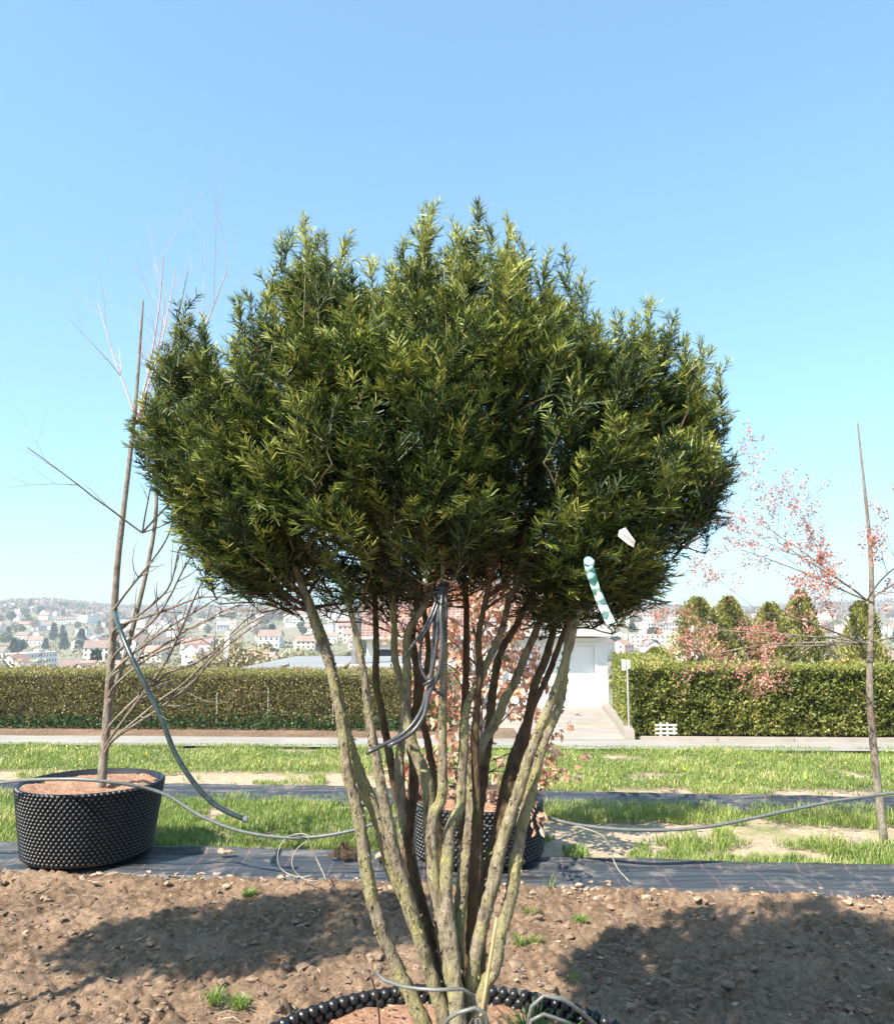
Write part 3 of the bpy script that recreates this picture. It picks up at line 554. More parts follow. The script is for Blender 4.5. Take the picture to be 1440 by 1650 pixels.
for px, py, s, lb, mt in [(555, 1393, .075, 'dark fibrous root clod lying on the fabric behind the left stems', M_roots), (366, 1388, .045, 'pale earth clump on the fabric at the left', M_dryclod), (612, 1397, .05, 'pale earth clump on the fabric just right of the dark root clod', M_dryclod)]:
    ang = math.atan((py-825)/FPX)-PITCH; q = P(px, py, CAM_H/math.tan(ang)); m = clods(22 if mt is M_roots else 10, lambda r: (q[0]+r.normal()*s*.45, q[1]+r.normal()*s*.3), s*.3, s*.75, lambda a, b: .06, int(px)); 
    if mt is M_roots:
        for k in range(60):
            v = rvec(1)[0]*s*.9; v[2] = abs(v[2])+.01; m.tube([(q[0], q[1], .08), (q[0]+v[0], q[1]+v[1], .07+v[2]), (q[0]+v[0]*1.2, q[1]+v[1]*1.2, .06+v[2]*.8)], [.003, .002, .001], 4)
    tag(m.build('root_clod' if mt is M_roots else 'earth_clump', mt), lb, 'root clod' if mt is M_roots else 'earth clump')

# ---------------------------------------------------------------- black dimpled pots
def airpot(c, r, h, soil, label, bump_s=.035, inner=False, squash=1.0):
    root = empty('plant_pot', (c[0], c[1], c[2]), label, 'plant pot'); m = MB(); n = 96
    a = np.linspace(0, 2*math.pi, n, endpoint=False); ca, sa = np.cos(a), np.sin(a); th = .005
    rings = [(r*squash, 0), (r, h), (r-th, h), (r*squash-th, 0.0)]; V = np.concatenate([np.stack([q*ca, q*sa, np.full(n, z)], 1) for q, z in rings]); i = np.arange(n)[:, None]; j = (i+1) % n
    m.add(V, np.concatenate([np.concatenate([k*n+i, k*n+j, (k+1)*n+j, (k+1)*n+i], 1) for k in range(3)]))
    nb = int(2*math.pi*r/bump_s); rows = max(2, int(h/(bump_s*.62)))
    cone = np.linspace(0, 2*math.pi, 8, endpoint=False)
    for q in range(rows):
        z = h-bump_s*.42-q*bump_s*.62; R0 = r*(squash+(1-squash)*z/h)
        for k in range(nb):
            t_ = 2*math.pi*(k+.5*(q % 2))/nb; o = np.array([math.cos(t_), math.sin(t_), 0]); u = np.array([-math.sin(t_), math.cos(t_), 0]); w_ = np.array([0, 0, 1.]); dirs = [1]+([-1] if inner and z > soil-bump_s else [])
            for s_ in dirs:
                base = o*(R0 if s_ > 0 else R0-th)+w_*z; prof = [(.46, 0), (.36, .22), (.18, .40)] if not inner else [(.50, 0), (.44, .24), (.26, .44)]
                V = np.concatenate([base+o*s_*bump_s*d_+(u[None]*np.cos(cone)[:, None]+w_[None]*np.sin(cone)[:, None])*bump_s*f for f, d_ in prof]+[(base+o*s_*bump_s*prof[-1][1]*1.12)[None]])
                ii = np.arange(8)[:, None]; jj = (ii+1) % 8; Q = np.concatenate([np.concatenate([g_*8+ii, g_*8+jj, (g_+1)*8+jj, (g_+1)*8+ii], 1) for g_ in range(2)]); T = np.concatenate([16+ii, 16+jj, ii*0+24], 1)
                if s_ < 0: Q = Q[:, ::-1]; T = T[:, ::-1]
                m.add(V, Q, T)
    m.build('wall', M_blackplastic, root, smooth=True)
    m = MB(); k = 40; gx = np.linspace(-1, 1, k); X, Y = np.meshgrid(gx, gx); rr = np.sqrt(X*X+Y*Y); f = np.where(rr > 1, 1/np.maximum(rr, 1e-6), 1)*(r*.985)
    Z = soil+.03*np.array([noise.noise(Vector((x*3.5, y*3.5, c[0]))) for x, y in zip(X.ravel(), Y.ravel())]).reshape(X.shape)*(rr < 1)+.012*rng.normal(size=X.shape)*(rr < 1)*.4
    V = np.stack([X*f, Y*f, Z], -1).reshape(-1, 3); i = np.arange(k-1)[:, None]*k+np.arange(k-1)[None]; m.add(V, np.stack([i, i+1, i+k+1, i+k], -1).reshape(-1, 4)); m.build('soil', M_mix, root, smooth=True)
    return root
BX, BY = .21, 5.66
airpot((BX, BY, .06), .43, .34, .30, 'black dimpled pot holding the copper leaved beech behind the yew stems', .036)
airpot((-2.42, 5.62, .06), .46, .46, .42, 'black dimpled pot of the bare branched tree at the left', .036, squash=.86)
YX, YY, YZ = 0.0, 2.19, .345
ypot = airpot((YX, YY, 0), .65, .40, YZ, 'large black dimpled pot with the multi stemmed yew in the foreground', .036, True)

# ---------------------------------------------------------------- woody plants behind and beside
def branchy(base, specs, seed, levels, mat, name='branch', parent=None, tips=None, droop=0., wig=.12, sides=6):
    """specs: (direction, length, radius) of the first limbs; returns the limb mesh and collects the twig points"""
    rg = np.random.default_rng(seed); m = MB(); tips = tips if tips is not None else []
    def grow(p, d, L, r, lv):
        k = max(3, int(L/.12)); pts = [p]; dd = d/np.linalg.norm(d)
        for q in range(k):
            dd = dd+rg.normal(size=3)*wig*(.5+.5*lv/levels)+np.array([0, 0, -droop*q/k]); dd /= np.linalg.norm(dd); pts.append(pts[-1]+dd*L/k)
        rad = np.linspace(r, r*.35, len(pts)); m.tube(pts, rad, max(4, sides-lv), tint=rg.random(), cap=False)
        if lv >= levels-1: tips.extend([(pts[q], dd.copy()) for q in range(1, len(pts))])
        if lv < levels:
            nb = rg.integers(3, 6)
            for b in range(nb):
                q = int(len(pts)*(.25+.7*(b+rg.random())/nb)); q = min(q, len(pts)-1); v = rg.normal(size=3); t_ = pts[min(q+1, len(pts)-1)]-pts[q-1]; t_ /= np.linalg.norm(t_); v -= t_*v.dot(t_); v /= np.linalg.norm(v)
                grow(pts[q], t_*.8+v*.65+np.array([0, 0, .12]), L*rg.uniform(.35, .6), rad[q]*.55, lv+1)
    for d, L, r in specs: grow(np.array(base, float), np.array(d, float), L, r, 0)
    return m.build(name, mat, parent, smooth=True), tips
# copper beech, dead leaves still on it
bt = empty('copper_beech', (BX, BY, .36), 'young beech with dry copper coloured leaves behind the yew stems', 'tree'); tips = []
m = MB(); m.tube([(BX, BY, .3), (BX+.02, BY, 1.0), (BX-.03, BY+.02, 1.7), (BX, BY, 2.4)], [.022, .018, .012, .004], 8, step=.1, wob=.15, wobs=9); m.build('trunk', M_darktwig, bt, smooth=True)
sp = []; rg = np.random.default_rng(3); bm_ = []
for k in range(46):
    z = .34+(k/46)**.9*2.0; th = k*2.4; L = (.40+.14*rg.random())*(1.0 if z < 1.9 else .75)*(1.15 if z < .8 and math.cos(th) > 0 else .95)
    o, tps = branchy((BX, BY, z), [((math.cos(th), math.sin(th), .75 if z > .7 else .25), L, .0075)], 100+k, 2, M_darktwig, droop=.12 if z < .8 else 0); bm_.append(o); tips += tps
for o in bm_: o.parent = bt
me_all = MB()
for o in bm_:
    v = np.empty(len(o.data.vertices)*3, np.float32); o.data.vertices.foreach_get('co', v); q = np.array([p.vertices[:] for p in o.data.polygons], dtype=int); me_all.add(v.reshape(-1, 3), q)
    md = o.data; bpy.data.objects.remove(o); bpy.data.meshes.remove(md)
me_all.build('branch', M_darktwig, bt, smooth=True)
tp_ = np.array([a for a, b in tips]); td = np.array([b for a, b in tips]); n = 6200; k = rng.integers(0, len(tp_), n); C = tp_[k]+rng.normal(size=(n, 3))*.012
D = norm(td[k]*.5+rng.normal(size=(n, 3))*.6+np.array([0, 0, -.55])); L = rng.uniform(.035, .07, n); S = norm(np.cross(D, rvec(n))); Nn = np.cross(S, D); wd = L*.27; l_ = L[:, None]; w_ = wd[:, None]; cu = (rng.uniform(-.25, .45, n))[:, None]*l_
V = np.stack([C, C+D*l_*.3+S*w_*.9+Nn*cu*.3, C+D*l_*.7+S*w_*.75+Nn*cu*.2, C+D*l_+Nn*cu*-.5, C+D*l_*.7-S*w_*.75+Nn*cu*.2, C+D*l_*.3-S*w_*.9+Nn*cu*.3, C+D*l_*.35+Nn*cu*.9*0, C+D*l_*.7-Nn*cu*.1], 1).reshape(-1, 3); i = np.arange(n)[:, None]*8
Q = np.concatenate([i+np.array([[6, 1, 2, 7]]), i+np.array([[5, 6, 7, 4]])]); T = np.concatenate([i+np.array([t3]) for t3 in ([0, 1, 6], [0, 6, 5], [7, 2, 3], [7, 3, 4])])
mesh_np('foliage', V, Q, T, M_beechleaf, bt, np.repeat(np.clip(rng.normal(.55, .25, n), 0, 1), 8)); rebase(bt, (BX, BY, .36))
# bare tree at the left
lt = empty('bare_tree', (-2.35, 5.6, .48), 'bare leafless tree with long grey branches arching in from the left', 'tree'); m = MB()
m.tube([(-2.35, 5.6, .42), (-2.33, 5.6, 1.1), (-2.3, 5.55, 2.0), (-2.22, 5.5, 3.0), (-2.2, 5.5, 3.9)], [.032, .028, .022, .015, .006], 9, step=.08, wob=.12, wobs=12)
m.tube([(-2.33, 5.6, 1.0), (-2.16, 5.5, 1.5), (-2.02, 5.45, 2.2), (-2.0, 5.4, 2.7), (-1.95, 5.4, 3.4), (-1.85, 5.4, 4.1)], [.02, .018, .015, .012, .008, .003], 8, step=.08, wob=.12, wobs=12); m.build('trunk', M_lightbark, lt, smooth=True)
arch = [  # long limbs seen against the hedge and the hill: points in the photograph at 4.4 to 5.4 m
    [(185, 1190), (256, 1130), (300, 1098), (380, 1020), (470, 968)], [(185, 1160), (262, 1090), (330, 1060), (395, 1000), (440, 975), (500, 955)],
    [(185, 1190), (256, 1142), (310, 1100), (345, 1060), (400, 1015), (455, 985)], [(185, 1080), (256, 1022), (340, 970), (400, 930)], [(185, 1085), (256, 1045), (320, 1005), (400, 983), (480, 990)],
    [(185, 1180), (262, 1075), (285, 1030), (320, 950), (345, 905), (370, 860)], [(190, 1050), (256, 990), (300, 910), (330, 870), (380, 830)], [(200, 960), (262, 880), (282, 830), (300, 780)],
    [(190, 1010), (262, 985), (330, 962), (400, 970), (450, 975)], [(185, 1080), (256, 1020), (310, 1012), (360, 985), (430, 960)], [(190, 1100), (256, 1050), (330, 1028), (370, 1025)], [(200, 1010), (270, 950), (292, 880), (340, 860)]]
m = MB(); rg = np.random.default_rng(11); tw = MB()
for k, a in enumerate(arch):
    d0, d1 = 5.4, 4.3+.9*rg.random(); pts = [np.array([-2.32, 5.58, P(*a[0], 5.5)[2]-.1])]+[P(x, y, d0+(d1-d0)*q/(len(a)-1)) for q, (x, y) in enumerate(a)]
    pts = np.array(pts); rad = np.linspace(.012, .0022, len(pts)); m.tube(pts, rad, 6, step=.06, wob=.08, wobs=15, cap=False, tint=rg.random()); pp, rr = spline(pts, rad, .05)
    for q in range(9):
        j = rg.integers(len(pp)//4, len(pp)-1); t_ = norm(pp[j]-pp[j-1]); v = norm(rg.normal(size=3)); L = rg.uniform(.12, .4); e = [pp[j]]
        dd = norm(t_+v*.7)
        for s_ in range(4): dd = norm(dd+rg.normal(size=3)*.15+[0, 0, .04]); e.append(e[-1]+dd*L/4)
        m.tube(e, np.linspace(rr[j]*.6, .0012, 5), 4, cap=False)
m.build('branch', M_lightbark, lt, smooth=True)
o, tps = branchy((-2.2, 5.5, 3.0), [((.35, -.1, 1), 1.2, .008), ((.75, -.2, .8), 1.25, .009), ((.95, -.1, .55), 1.1, .008), ((.1, 0, 1), 1.2, .009), ((.6, .2, .35), 1.0, .007), ((.5, 0, 1.), .95, .007), ((-.5, .1, 1), 1, .008)], 31, 3, M_pinktwig, 'twig', lt, wig=.1, sides=5)
o2, _ = branchy((-2.1, 5.45, 2.2), [((.5, -.3, .5), .7, .008), ((.6, .2, .3), .6, .007), ((-.7, -.3, .6), .9, .008), ((.2, -.4, .7), .8, .007)], 37, 2, M_lightbark, 'branch', lt, wig=.1, sides=5)
rebase(lt, (-2.35, 5.6, .48))
m = MB(); q = [P(468, 0, 1)]; a = P(366, 1036, 4.9); m.add([a+[-.012, 0, .07], a+[.012, 0, .07], a+[.01, .01, -.04], a+[-.02, .0, -.05], a+[.0, .015, -.1], a+[-.02, .012, -.1]], [[0, 1, 2, 3], [3, 2, 4, 5]]); o = m.build('plant_tag', M_white); md = o.modifiers.new('s', 'SOLIDIFY'); md.thickness = .002
tag(o, 'small white plastic plant tag hanging from a bare branch on the left', 'tag')
# budding pink tree at the right
rt = empty('budding_tree', (3.15, 6.0, 0), 'reddish budding tree reaching in from the right edge', 'tree')
m = MB(); m.tube([(3.15, 6, 0), (3.12, 6, 1.0), (3.2, 6, 2.0), (3.15, 5.95, 3.1)], [.03, .026, .018, .006], 8, step=.1, wob=.1, wobs=10); m.build('trunk', M_lightbark, rt, smooth=True)
specs = [((-1, -.1, .06), 1.2, .010), ((-1, .2, -.05), 1.0, .009), ((-1, .1, .2), 1.05, .009), ((-.9, -.4, .3), 1.2, .009), ((1, 0, .2), 1.0, .008), ((.2, 1, .2), .9, .008)]
o, tps = branchy((3.12, 6, 1.43), specs, 51, 3, M_lightbark, 'branch', rt, wig=.07, droop=.05)
o, t2 = branchy((3.15, 6, 1.75), [((-1, 0, .35), 1.0, .008), ((-.8, -.4, .5), .9, .008), ((-.8, .3, .7), 1.0, .008), ((.8, 0, .5), .8, .008), ((0, -.8, .6), .8, .007)], 57, 3, M_lightbark, 'branch', rt, wig=.09)
tps = tps+t2; tp_ = np.array([a for a, b in tps]); keep = (tp_[:, 0] < 2.95)|(rng.random(len(tp_)) < .5); tp_ = tp_[keep]; n = 9500; k = rng.integers(0, len(tp_), n)
leafobj('bud', M_budred, tp_[k]+rng.normal(size=(n, 3))*.012, rvec(n)+[0, 0, .2], rng.uniform(.014, .034, n), rng.uniform(.007, .015, n), rng.random(n), rt); o = rt.children[-1]; o['kind'] = 'stuff'; rebase(rt, (3.15, 6, 0))

# ---------------------------------------------------------------- the yew
yew = empty('yew', (YX, YY, YZ), 'large multi stemmed yew with dense dark green crown, in the foreground pot', 'tree')
STEMS = [  # photo points from the base up, depth at base, depth at top, width in photo pixels at base and top, flag for redder bark with back-stem shade painted in
 ([(728, 1790), (700, 1690), (640, 1560), (608, 1480), (591, 1406), (583, 1345), (572, 1290), (560, 1247), (552, 1180), (540, 1110), (527, 1060), (508, 1010), (492, 960), (470, 900), (440, 830), (420, 740)], 2.12, 2.05, 34, 12, 0),
 ([(735, 1790), (712, 1620), (672, 1500), (648, 1440), (626, 1390), (612, 1329), (594, 1283), (575, 1238), (557, 1180), (542, 1110), (525, 1040), (503, 980), (480, 920), (470, 850), (480, 760), (485, 650)], 2.16, 2.10, 44, 10, 0),
 ([(735, 1790), (720, 1660), (690, 1560), (664, 1470), (649, 1420), (636, 1375), (626, 1329), (617, 1283), (606, 1222), (595, 1161), (588, 1100), (578, 1040), (563, 980), (543, 920), (520, 860), (512, 790), (490, 600), (492, 430)], 2.14, 2.0, 38, 7, 0),
 ([(735, 1790), (716, 1600), (690, 1500), (670, 1420), (655, 1345), (640, 1283), (633, 1247), (624, 1198), (615, 1146), (606, 1100), (606, 1040), (604, 960), (600, 860), (575, 720), (560, 560)], 2.3, 2.55, 26, 9, 1),
 ([(740, 1790), (722, 1600), (690, 1500), (664, 1410), (652, 1360), (649, 1314), (646, 1283), (643, 1228), (647, 1192), (652, 1146), (646, 1100), (636, 1060), (635, 1009), (630, 957), (610, 920), (580, 890), (550, 850), (500, 760)], 2.2, 2.3, 30, 9, 0),
 ([(745, 1790), (728, 1640), (700, 1530), (672, 1440), (656, 1369), (659, 1329), (664, 1283), (667, 1230), (662, 1189), (672, 1130), (672, 1080), (664, 1025), (673, 963), (672, 900), (650, 800), (640, 640), (650, 470)], 2.15, 2.35, 32, 10, 1),
 ([(745, 1790), (735, 1640), (715, 1530), (700, 1420), (691, 1345), (691, 1299), (687, 1259), (673, 1222), (661, 1189), (654, 1146), (656, 1100), (655, 1040), (661, 1010), (690, 960), (690, 893), (676, 841), (660, 780)], 2.1, 2.25, 40, 10, 0),
 ([(745, 1790), (740, 1650), (722, 1520), (700, 1420), (697, 1320), (710, 1290), (713, 1253), (713, 1207), (713, 1161), (714, 1100), (716, 1055), (716, 994), (714, 933), (714, 872), (719, 811), (728, 740), (722, 600), (715, 430)], 2.08, 2.05, 34, 8, 0),
 ([(742, 1790), (740, 1680), (732, 1570), (727, 1520), (720, 1470), (718, 1420), (722, 1369), (725, 1335), (740, 1299), (743, 1247), (747, 1207), (748, 1161), (756, 1127), (771, 1100), (786, 1064), (801, 1034), (814, 994), (820, 963), (832, 944), (841, 902), (845, 820), (850, 700)], 2.0, 2.15, 34, 9, 0),
 ([(745, 1790), (745, 1640), (738, 1520), (745, 1420), (753, 1360), (759, 1314), (759, 1268), (762, 1238), (780, 1192), (798, 1165), (814, 1124), (829, 1100), (844, 1061), (863, 1018), (878, 980), (900, 900), (930, 760)], 2.12, 2.4, 36, 10, 0),
 ([(755, 1790), (762, 1640), (770, 1520), (768, 1420), (770, 1330), (778, 1250), (786, 1192), (792, 1130), (801, 1070), (812, 1040), (829, 1012), (853, 963), (875, 918), (900, 840), (960, 700), (985, 560)], 2.3, 2.5, 36, 9, 1),
 ([(755, 1790), (765, 1650), (772, 1560), (775, 1460), (790, 1390), (814, 1314), (820, 1290), (829, 1247), (844, 1198), (853, 1146), (863, 1100), (881, 1055), (893, 1006), (899, 963), (910, 900), (930, 820), (1010, 690)], 2.3, 2.35, 34, 10, 1),
 ([(758, 1790), (756, 1660), (762, 1560), (780, 1480), (795, 1420), (805, 1369), (820, 1320), (835, 1277), (850, 1228), (866, 1183), (884, 1140), (900, 1096), (918, 1040), (927, 1000), (939, 960), (948, 900), (980, 800), (1050, 660)], 2.1, 2.0, 34, 10, 0),
 ([(760, 1790), (768, 1660), (777, 1600), (797, 1557), (805, 1507), (820, 1457), (827, 1420), (832, 1375), (841, 1329), (857, 1268), (869, 1216), (887, 1167), (902, 1134), (909, 1086), (916, 1020), (921, 985), (926, 955), (936, 915), (975, 830), (1080, 720)], 2.05, 2.12, 36, 9, 0),
 ([(750, 1790), (750, 1640), (752, 1500), (748, 1400), (745, 1300), (746, 1200), (750, 1100), (751, 1025), (751, 963), (746, 902), (735, 800), (745, 650), (770, 450)], 2.4, 2.6, 28, 9, 1),
 ([(750, 1790), (755, 1640), (760, 1500), (764, 1400), (768, 1300), (765, 1200), (770, 1120), (774, 1080), (771, 1030), (783, 963), (795, 918), (808, 872), (814, 826), (817, 760), (820, 670), (822, 560), (815, 430)], 2.2, 2.05, 26, 9, 1),
 ([(750, 1790), (735, 1600), (715, 1450), (705, 1300), (690, 1200), (676, 1130), (690, 1060), (685, 1000), (678, 940), (672, 880), (690, 780), (700, 600)], 2.4, 2.5, 24, 8, 1),
 ([(757, 1790), (765, 1600), (778, 1440), (800, 1330), (822, 1230), (858, 1140), (886, 1080), (915, 1000), (938, 950), (965, 900), (1020, 850), (1090, 800)], 2.35, 2.55, 24, 8, 1),
]
nodes = []
for pts, d0, d1, w0, w1, red in STEMS:
    n = len(pts); A = []; Rr = []
    for k, (x, y) in enumerate(pts):
        f = np.clip((1780-y)/900, 0, 1); d = d0*(1-f)+d1*f; A.append(P(x, y, d)); Rr.append((w0*(1-f)+w1*f)*(1.0 if y > 900 else .8)/2/FPX*d)
        if y < 700: Rr[-1] *= .28
    Rr = np.array(Rr); Rr = np.minimum(Rr, .0195); Rr[:2] *= 1.25
    m = MB(); A = np.array(A); A[:, :2] += 0; m.tube(A, Rr*.84, 12, step=.011, wob=.24, wobs=62, tint=random.random()); o = m.build('stem', M_bark_red_shaded if red else M_bark, yew, smooth=True)
    pp, rr = spline(A, Rr, .03); nodes += [(p, r) for p, r in zip(pp, rr) if p[2] > 1.62]
# loose bark scales along the stems
bc = []; bd = []; bn = []
for pts, d0, d1, w0, w1, red in STEMS:
    if red: continue
    A = np.array([P(x, y, d0*(1-np.clip((1780-y)/900, 0, 1))+d1*np.clip((1780-y)/900, 0, 1)) for x, y in pts]); W_ = np.array([(w0*(1-np.clip((1780-y)/900, 0, 1))+w1*np.clip((1780-y)/900, 0, 1))/2/FPX*2.1 for x, y in pts]); W_ = np.minimum(W_, .0195)*.84
    pp, rr = spline(A, W_, .008); tg = norm(np.gradient(pp, axis=0))
    for q in range(0, int(len(pp)*.8)):
        for z in range(2):
            v = rng.normal(size=3); v -= tg[q]*v.dot(tg[q]); v /= np.linalg.norm(v); bc.append(pp[q]+v*rr[q]*1.0); bd.append(tg[q]*rng.choice([-1, 1])+v*.35+rng.normal(size=3)*.35); bn.append(v)
bc = np.array(bc); nb_ = len(bc); o = leafobj('bark_scale', M_bark, bc, np.array(bd), rng.uniform(.005, .015, nb_), rng.uniform(.004, .009, nb_), rng.random(nb_), yew, N=norm(np.array(bn)+rng.normal(size=(nb_, 3))*.3)); o['kind'] = 'stuff'
# little snags and bark stubs
m = MB()
for px, py, dx, dy, d in [(808, 1060, 14, 4, 2.08), (556, 1075, 9, -8, 2.03), (712, 1000, -10, -12, 2.0), (924, 1010, 10, -6, 2.0), (690, 1245, -12, -4, 2.05)]:
    m.tube([P(px, py, d), P(px+dx*.6, py+dy*.6, d-.01), P(px+dx, py+dy, d-.01)], [.006, .004, .002], 7)
m.build('snag', M_bark, yew, smooth=True)
TOPX = [200, 240, 256, 290, 330, 362, 390, 415, 440, 468, 492, 515, 540, 558, 590, 650, 672, 697, 720, 740, 775, 800, 820, 848, 880, 912, 935, 955, 1000, 1048, 1075, 1100, 1130, 1150, 1160, 1180, 1200]
TOPY = [660, 610, 575, 500, 512, 528, 485, 470, 446, 400, 360, 385, 410, 398, 440, 405, 365, 345, 372, 375, 350, 372, 362, 410, 425, 425, 470, 512, 512, 492, 512, 545, 560, 600, 680, 720, 800]
BOTX = [200, 256, 300, 330, 370, 420, 470, 520, 560, 600, 640, 700, 760, 820, 870, 910, 950, 1000, 1045, 1085, 1120, 1150, 1180, 1200]
BOTY = [710, 825, 885, 940, 965, 970, 935, 970, 1020, 1020, 990, 925, 930, 930, 970, 1005, 1000, 1005, 990, 935, 890, 850, 790, 740]
def hd(px): return .66*np.sqrt(np.clip(1-((px-712)/505)**2, 0, 1))+.06
def accept(px, py, u, r):
    top = np.interp(px, TOPX, TOPY)+22; bot = np.interp(px, BOTX, BOTY)-24; s = math.sqrt(max(0, 1-u*u)); mid = .55*(top+bot)+15
    t2 = mid-(mid-top)*(.5+.5*s); b2 = mid+(bot-mid)*((.42+.58*s) if u < 0 else (.8+.2*s))
    if not (t2 < py < b2): return False
    if u < .1 and py > 850 and 530 < px < 900 and r.random() < .8: return False
    if py > 900 and 500 < px < 900 and r.random() < .35: return False
    e = max(abs(u), (mid-py)/(mid-t2) if py < mid else (py-mid)/(b2-mid), abs(px-712)/500)
    p = P(px, py, 2.26+u*hd(px)); c = noise.noise(Vector(p*3.9))+.35*noise.noise(Vector(p*9))      # lobes and gaps
    if c < -.05 and r.random() < .94: return False
    return r.random() < .2+.8*e**2
r = np.random.default_rng(77); Qs = []
while len(Qs) < 1720:
    px = r.uniform(215, 1190); py = r.uniform(350, 980); u = r.uniform(-1, 1)
    if accept(px, py, u, r): Qs.append((P(px, py, 2.26+u*hd(px)*(.78 if u < 0 else 1)), 0))
for px, py, d in [(490, 347, 2.1), (522, 372, 2.05), (555, 385, 2.2), (600, 415, 2.2), (650, 388, 2.25), (630, 420, 2.0), (697, 330, 2.15), (682, 352, 2.2), (735, 362, 2.1), (774, 341, 2.15), (820, 352, 2.2), (842, 392, 2.1), (790, 365, 2.0), (880, 418, 2.1), (912, 415, 2.25), (935, 450, 2.2), (965, 508, 2.1), (1000, 505, 2.2),
                  (1048, 478, 2.15), (1078, 512, 2.2), (1105, 545, 2.1), (1135, 562, 2.2), (1158, 592, 2.2), (300, 492, 2.1), (330, 512, 2.2), (285, 530, 2.15), (385, 482, 2.2), (405, 472, 2.1), (442, 438, 2.15), (430, 455, 2.2), (465, 372, 2.15), (508, 395, 2.0), (258, 575, 2.2), (1020, 515, 2.3)]:
    Qs.append((P(px, py, d), 1))
ctr = np.array([0, 2.25, 1.75]); NB = len(Qs); B0 = []; BD = []; BL = []; lead = []
for q, ld in Qs:
    o = q-ctr; o[2] *= .55; o = o/np.linalg.norm(o); h_ = (q[2]-1.65)/1.1
    d = o*(.95-.35*h_)+np.array([0, 0, .35+.75*h_])+r.normal(size=3)*.28
    if ld: d = np.array([r.normal()*.1, r.normal()*.1, 1.])
    elif r.random() < .25: d[2] -= .5
    d /= np.linalg.norm(d); L = r.uniform(.13, .26) if not ld else r.uniform(.16, .24); B0.append(q-d*L); BD.append(d); BL.append(L); lead.append(ld)
B0 = np.array(B0); BD = np.array(BD); BL = np.array(BL); lead = np.array(lead)
# limbs that tie every spray back to a stem
order = np.argsort([min(np.sum((p-b)**2) for p, _ in nodes[::3]) for b in B0]); NP = np.array([p for p, _ in nodes]); NR = np.array([q for _, q in nodes]); m = MB(); newP = [NP]; cur = NP; curR = NR
for i in order:
    b = B0[i]; dv = cur-b; c_ = np.sum(dv**2, 1)+np.maximum(0, dv[:, 2]+.03)*.8; j = int(np.argmin(c_)); a = cur[j]; L = np.linalg.norm(b-a); ra = min(curR[j]*.6, .0065); rb = .0022
    if L > .005:
        mid = (a+b)/2+np.array([0, 0, .06*L])+r.normal(size=3)*.04*L; pts = [a, mid, b]; m.tube(pts, [max(ra, rb), (ra+rb)/2, rb], 5, step=.04, cap=False, tint=.5)
        f = np.linspace(.25, 1, 4)[:, None]; add = np.where(f < .5, a+(mid-a)*f*2, mid+(b-mid)*(f*2-1)); cur = np.vstack([cur, add]); curR = np.concatenate([curR, np.linspace(max(ra, rb), rb, 4)])
m.build('branch', M_bark_red_shaded, yew)
# shoots: the spray axis and its side shoots, then needles on every shoot
SB = [B0]; SD = [BD]; SLn = [BL]; rad_ = [lead]; sh = [np.arange(NB)]
NS = 9; ax = norm(np.cross(BD, rvec(NB)*.6+[0, 0, 1.])); bx = np.cross(ax, BD)
for k in range(NS):
    f = (.12+.8*(k+r.random(NB))/NS); sg = 1 if k % 2 else -1; ang = r.uniform(.5, .95, NB)*np.where(lead, .75, 1); rot = r.normal(size=NB)*.55+np.where(lead, r.uniform(0, 6.28, NB), 0)
    sv = ax*np.cos(rot)[:, None]*sg+bx*np.sin(rot)[:, None]; d = norm(BD*np.cos(ang)[:, None]+sv*np.sin(ang)[:, None]+[0, 0, .12])
    SB.append(B0+BD*(BL*f)[:, None]); SD.append(d); SLn.append(r.uniform(.045, .115, NB)*(1.15-.55*f)*np.where(lead, .8, 1)); rad_.append(lead); sh.append(np.arange(NB))
SB = np.vstack(SB); SD = np.vstack(SD); SLn = np.concatenate(SLn); rad_ = np.concatenate(rad_); sh = np.concatenate(sh); NSH = len(SB)
ha = norm(np.cross(SD, r.normal(size=(NSH, 3))*.35+[0, 0, 1.])); hb_ = np.cross(ha, SD)
# twigs as thin three sided sticks
k3 = [0, 2.094, 4.189]; V = []
for t_, rr in ((0, .0016), (1, .0008)):
    for a in k3: V.append(SB+SD*(SLn*t_)[:, None]+(ha*math.cos(a)+hb_*math.sin(a))*rr)
V = np.stack(V, 1).reshape(-1, 3); i = np.arange(NSH)[:, None]*6; mesh_np('twig', V, np.concatenate([i+np.array([q]) for q in ([0, 1, 4, 3], [1, 2, 5, 4], [2, 0, 3, 5])]), None, M_twig, yew)
cnt = np.maximum(8, (SLn*370).astype(int)); idx = np.repeat(np.arange(NSH), cnt); N = len(idx); f = r.random(N)**.9; side = np.where(r.random(N) < .5, 0, math.pi); phi = np.where(rad_[idx] == 1, r.uniform(0, 6.283, N), side+r.normal(size=N)*.38)
pv = ha[idx]*np.cos(phi)[:, None]+hb_[idx]*np.sin(phi)[:, None]; lean = r.uniform(.75, 1.15, N)-.55*f**3; d = norm(SD[idx]*np.cos(lean)[:, None]+pv*np.sin(lean)[:, None]+r.normal(size=(N, 3))*.07)
L = r.uniform(.022, .034, N)*(1-.35*f**4)*(1-.25*(f < .1)); C = SB[idx]+SD[idx]*(SLn[idx]*f)[:, None]
shoot_t = np.clip(.43+r.normal(size=NSH)*.13+.12*r.normal(size=NB)[sh]+.10*lead[sh]+.16*np.clip((SB[:, 2]-2.2)/.6, -.5, 1), 0, 1); nt = np.clip(shoot_t[idx]+r.normal(size=N)*.09+.24*(f > .7), 0, 1)  # yellower young growth, with sunlight on upper sprays and tips painted into tint
leafobj('foliage', M_needle, C, d, L, r.uniform(.0030, .0043, N), nt, yew, N=norm(hb_[idx]+r.normal(size=(N, 3))*.5), strap=True, fold=.08)
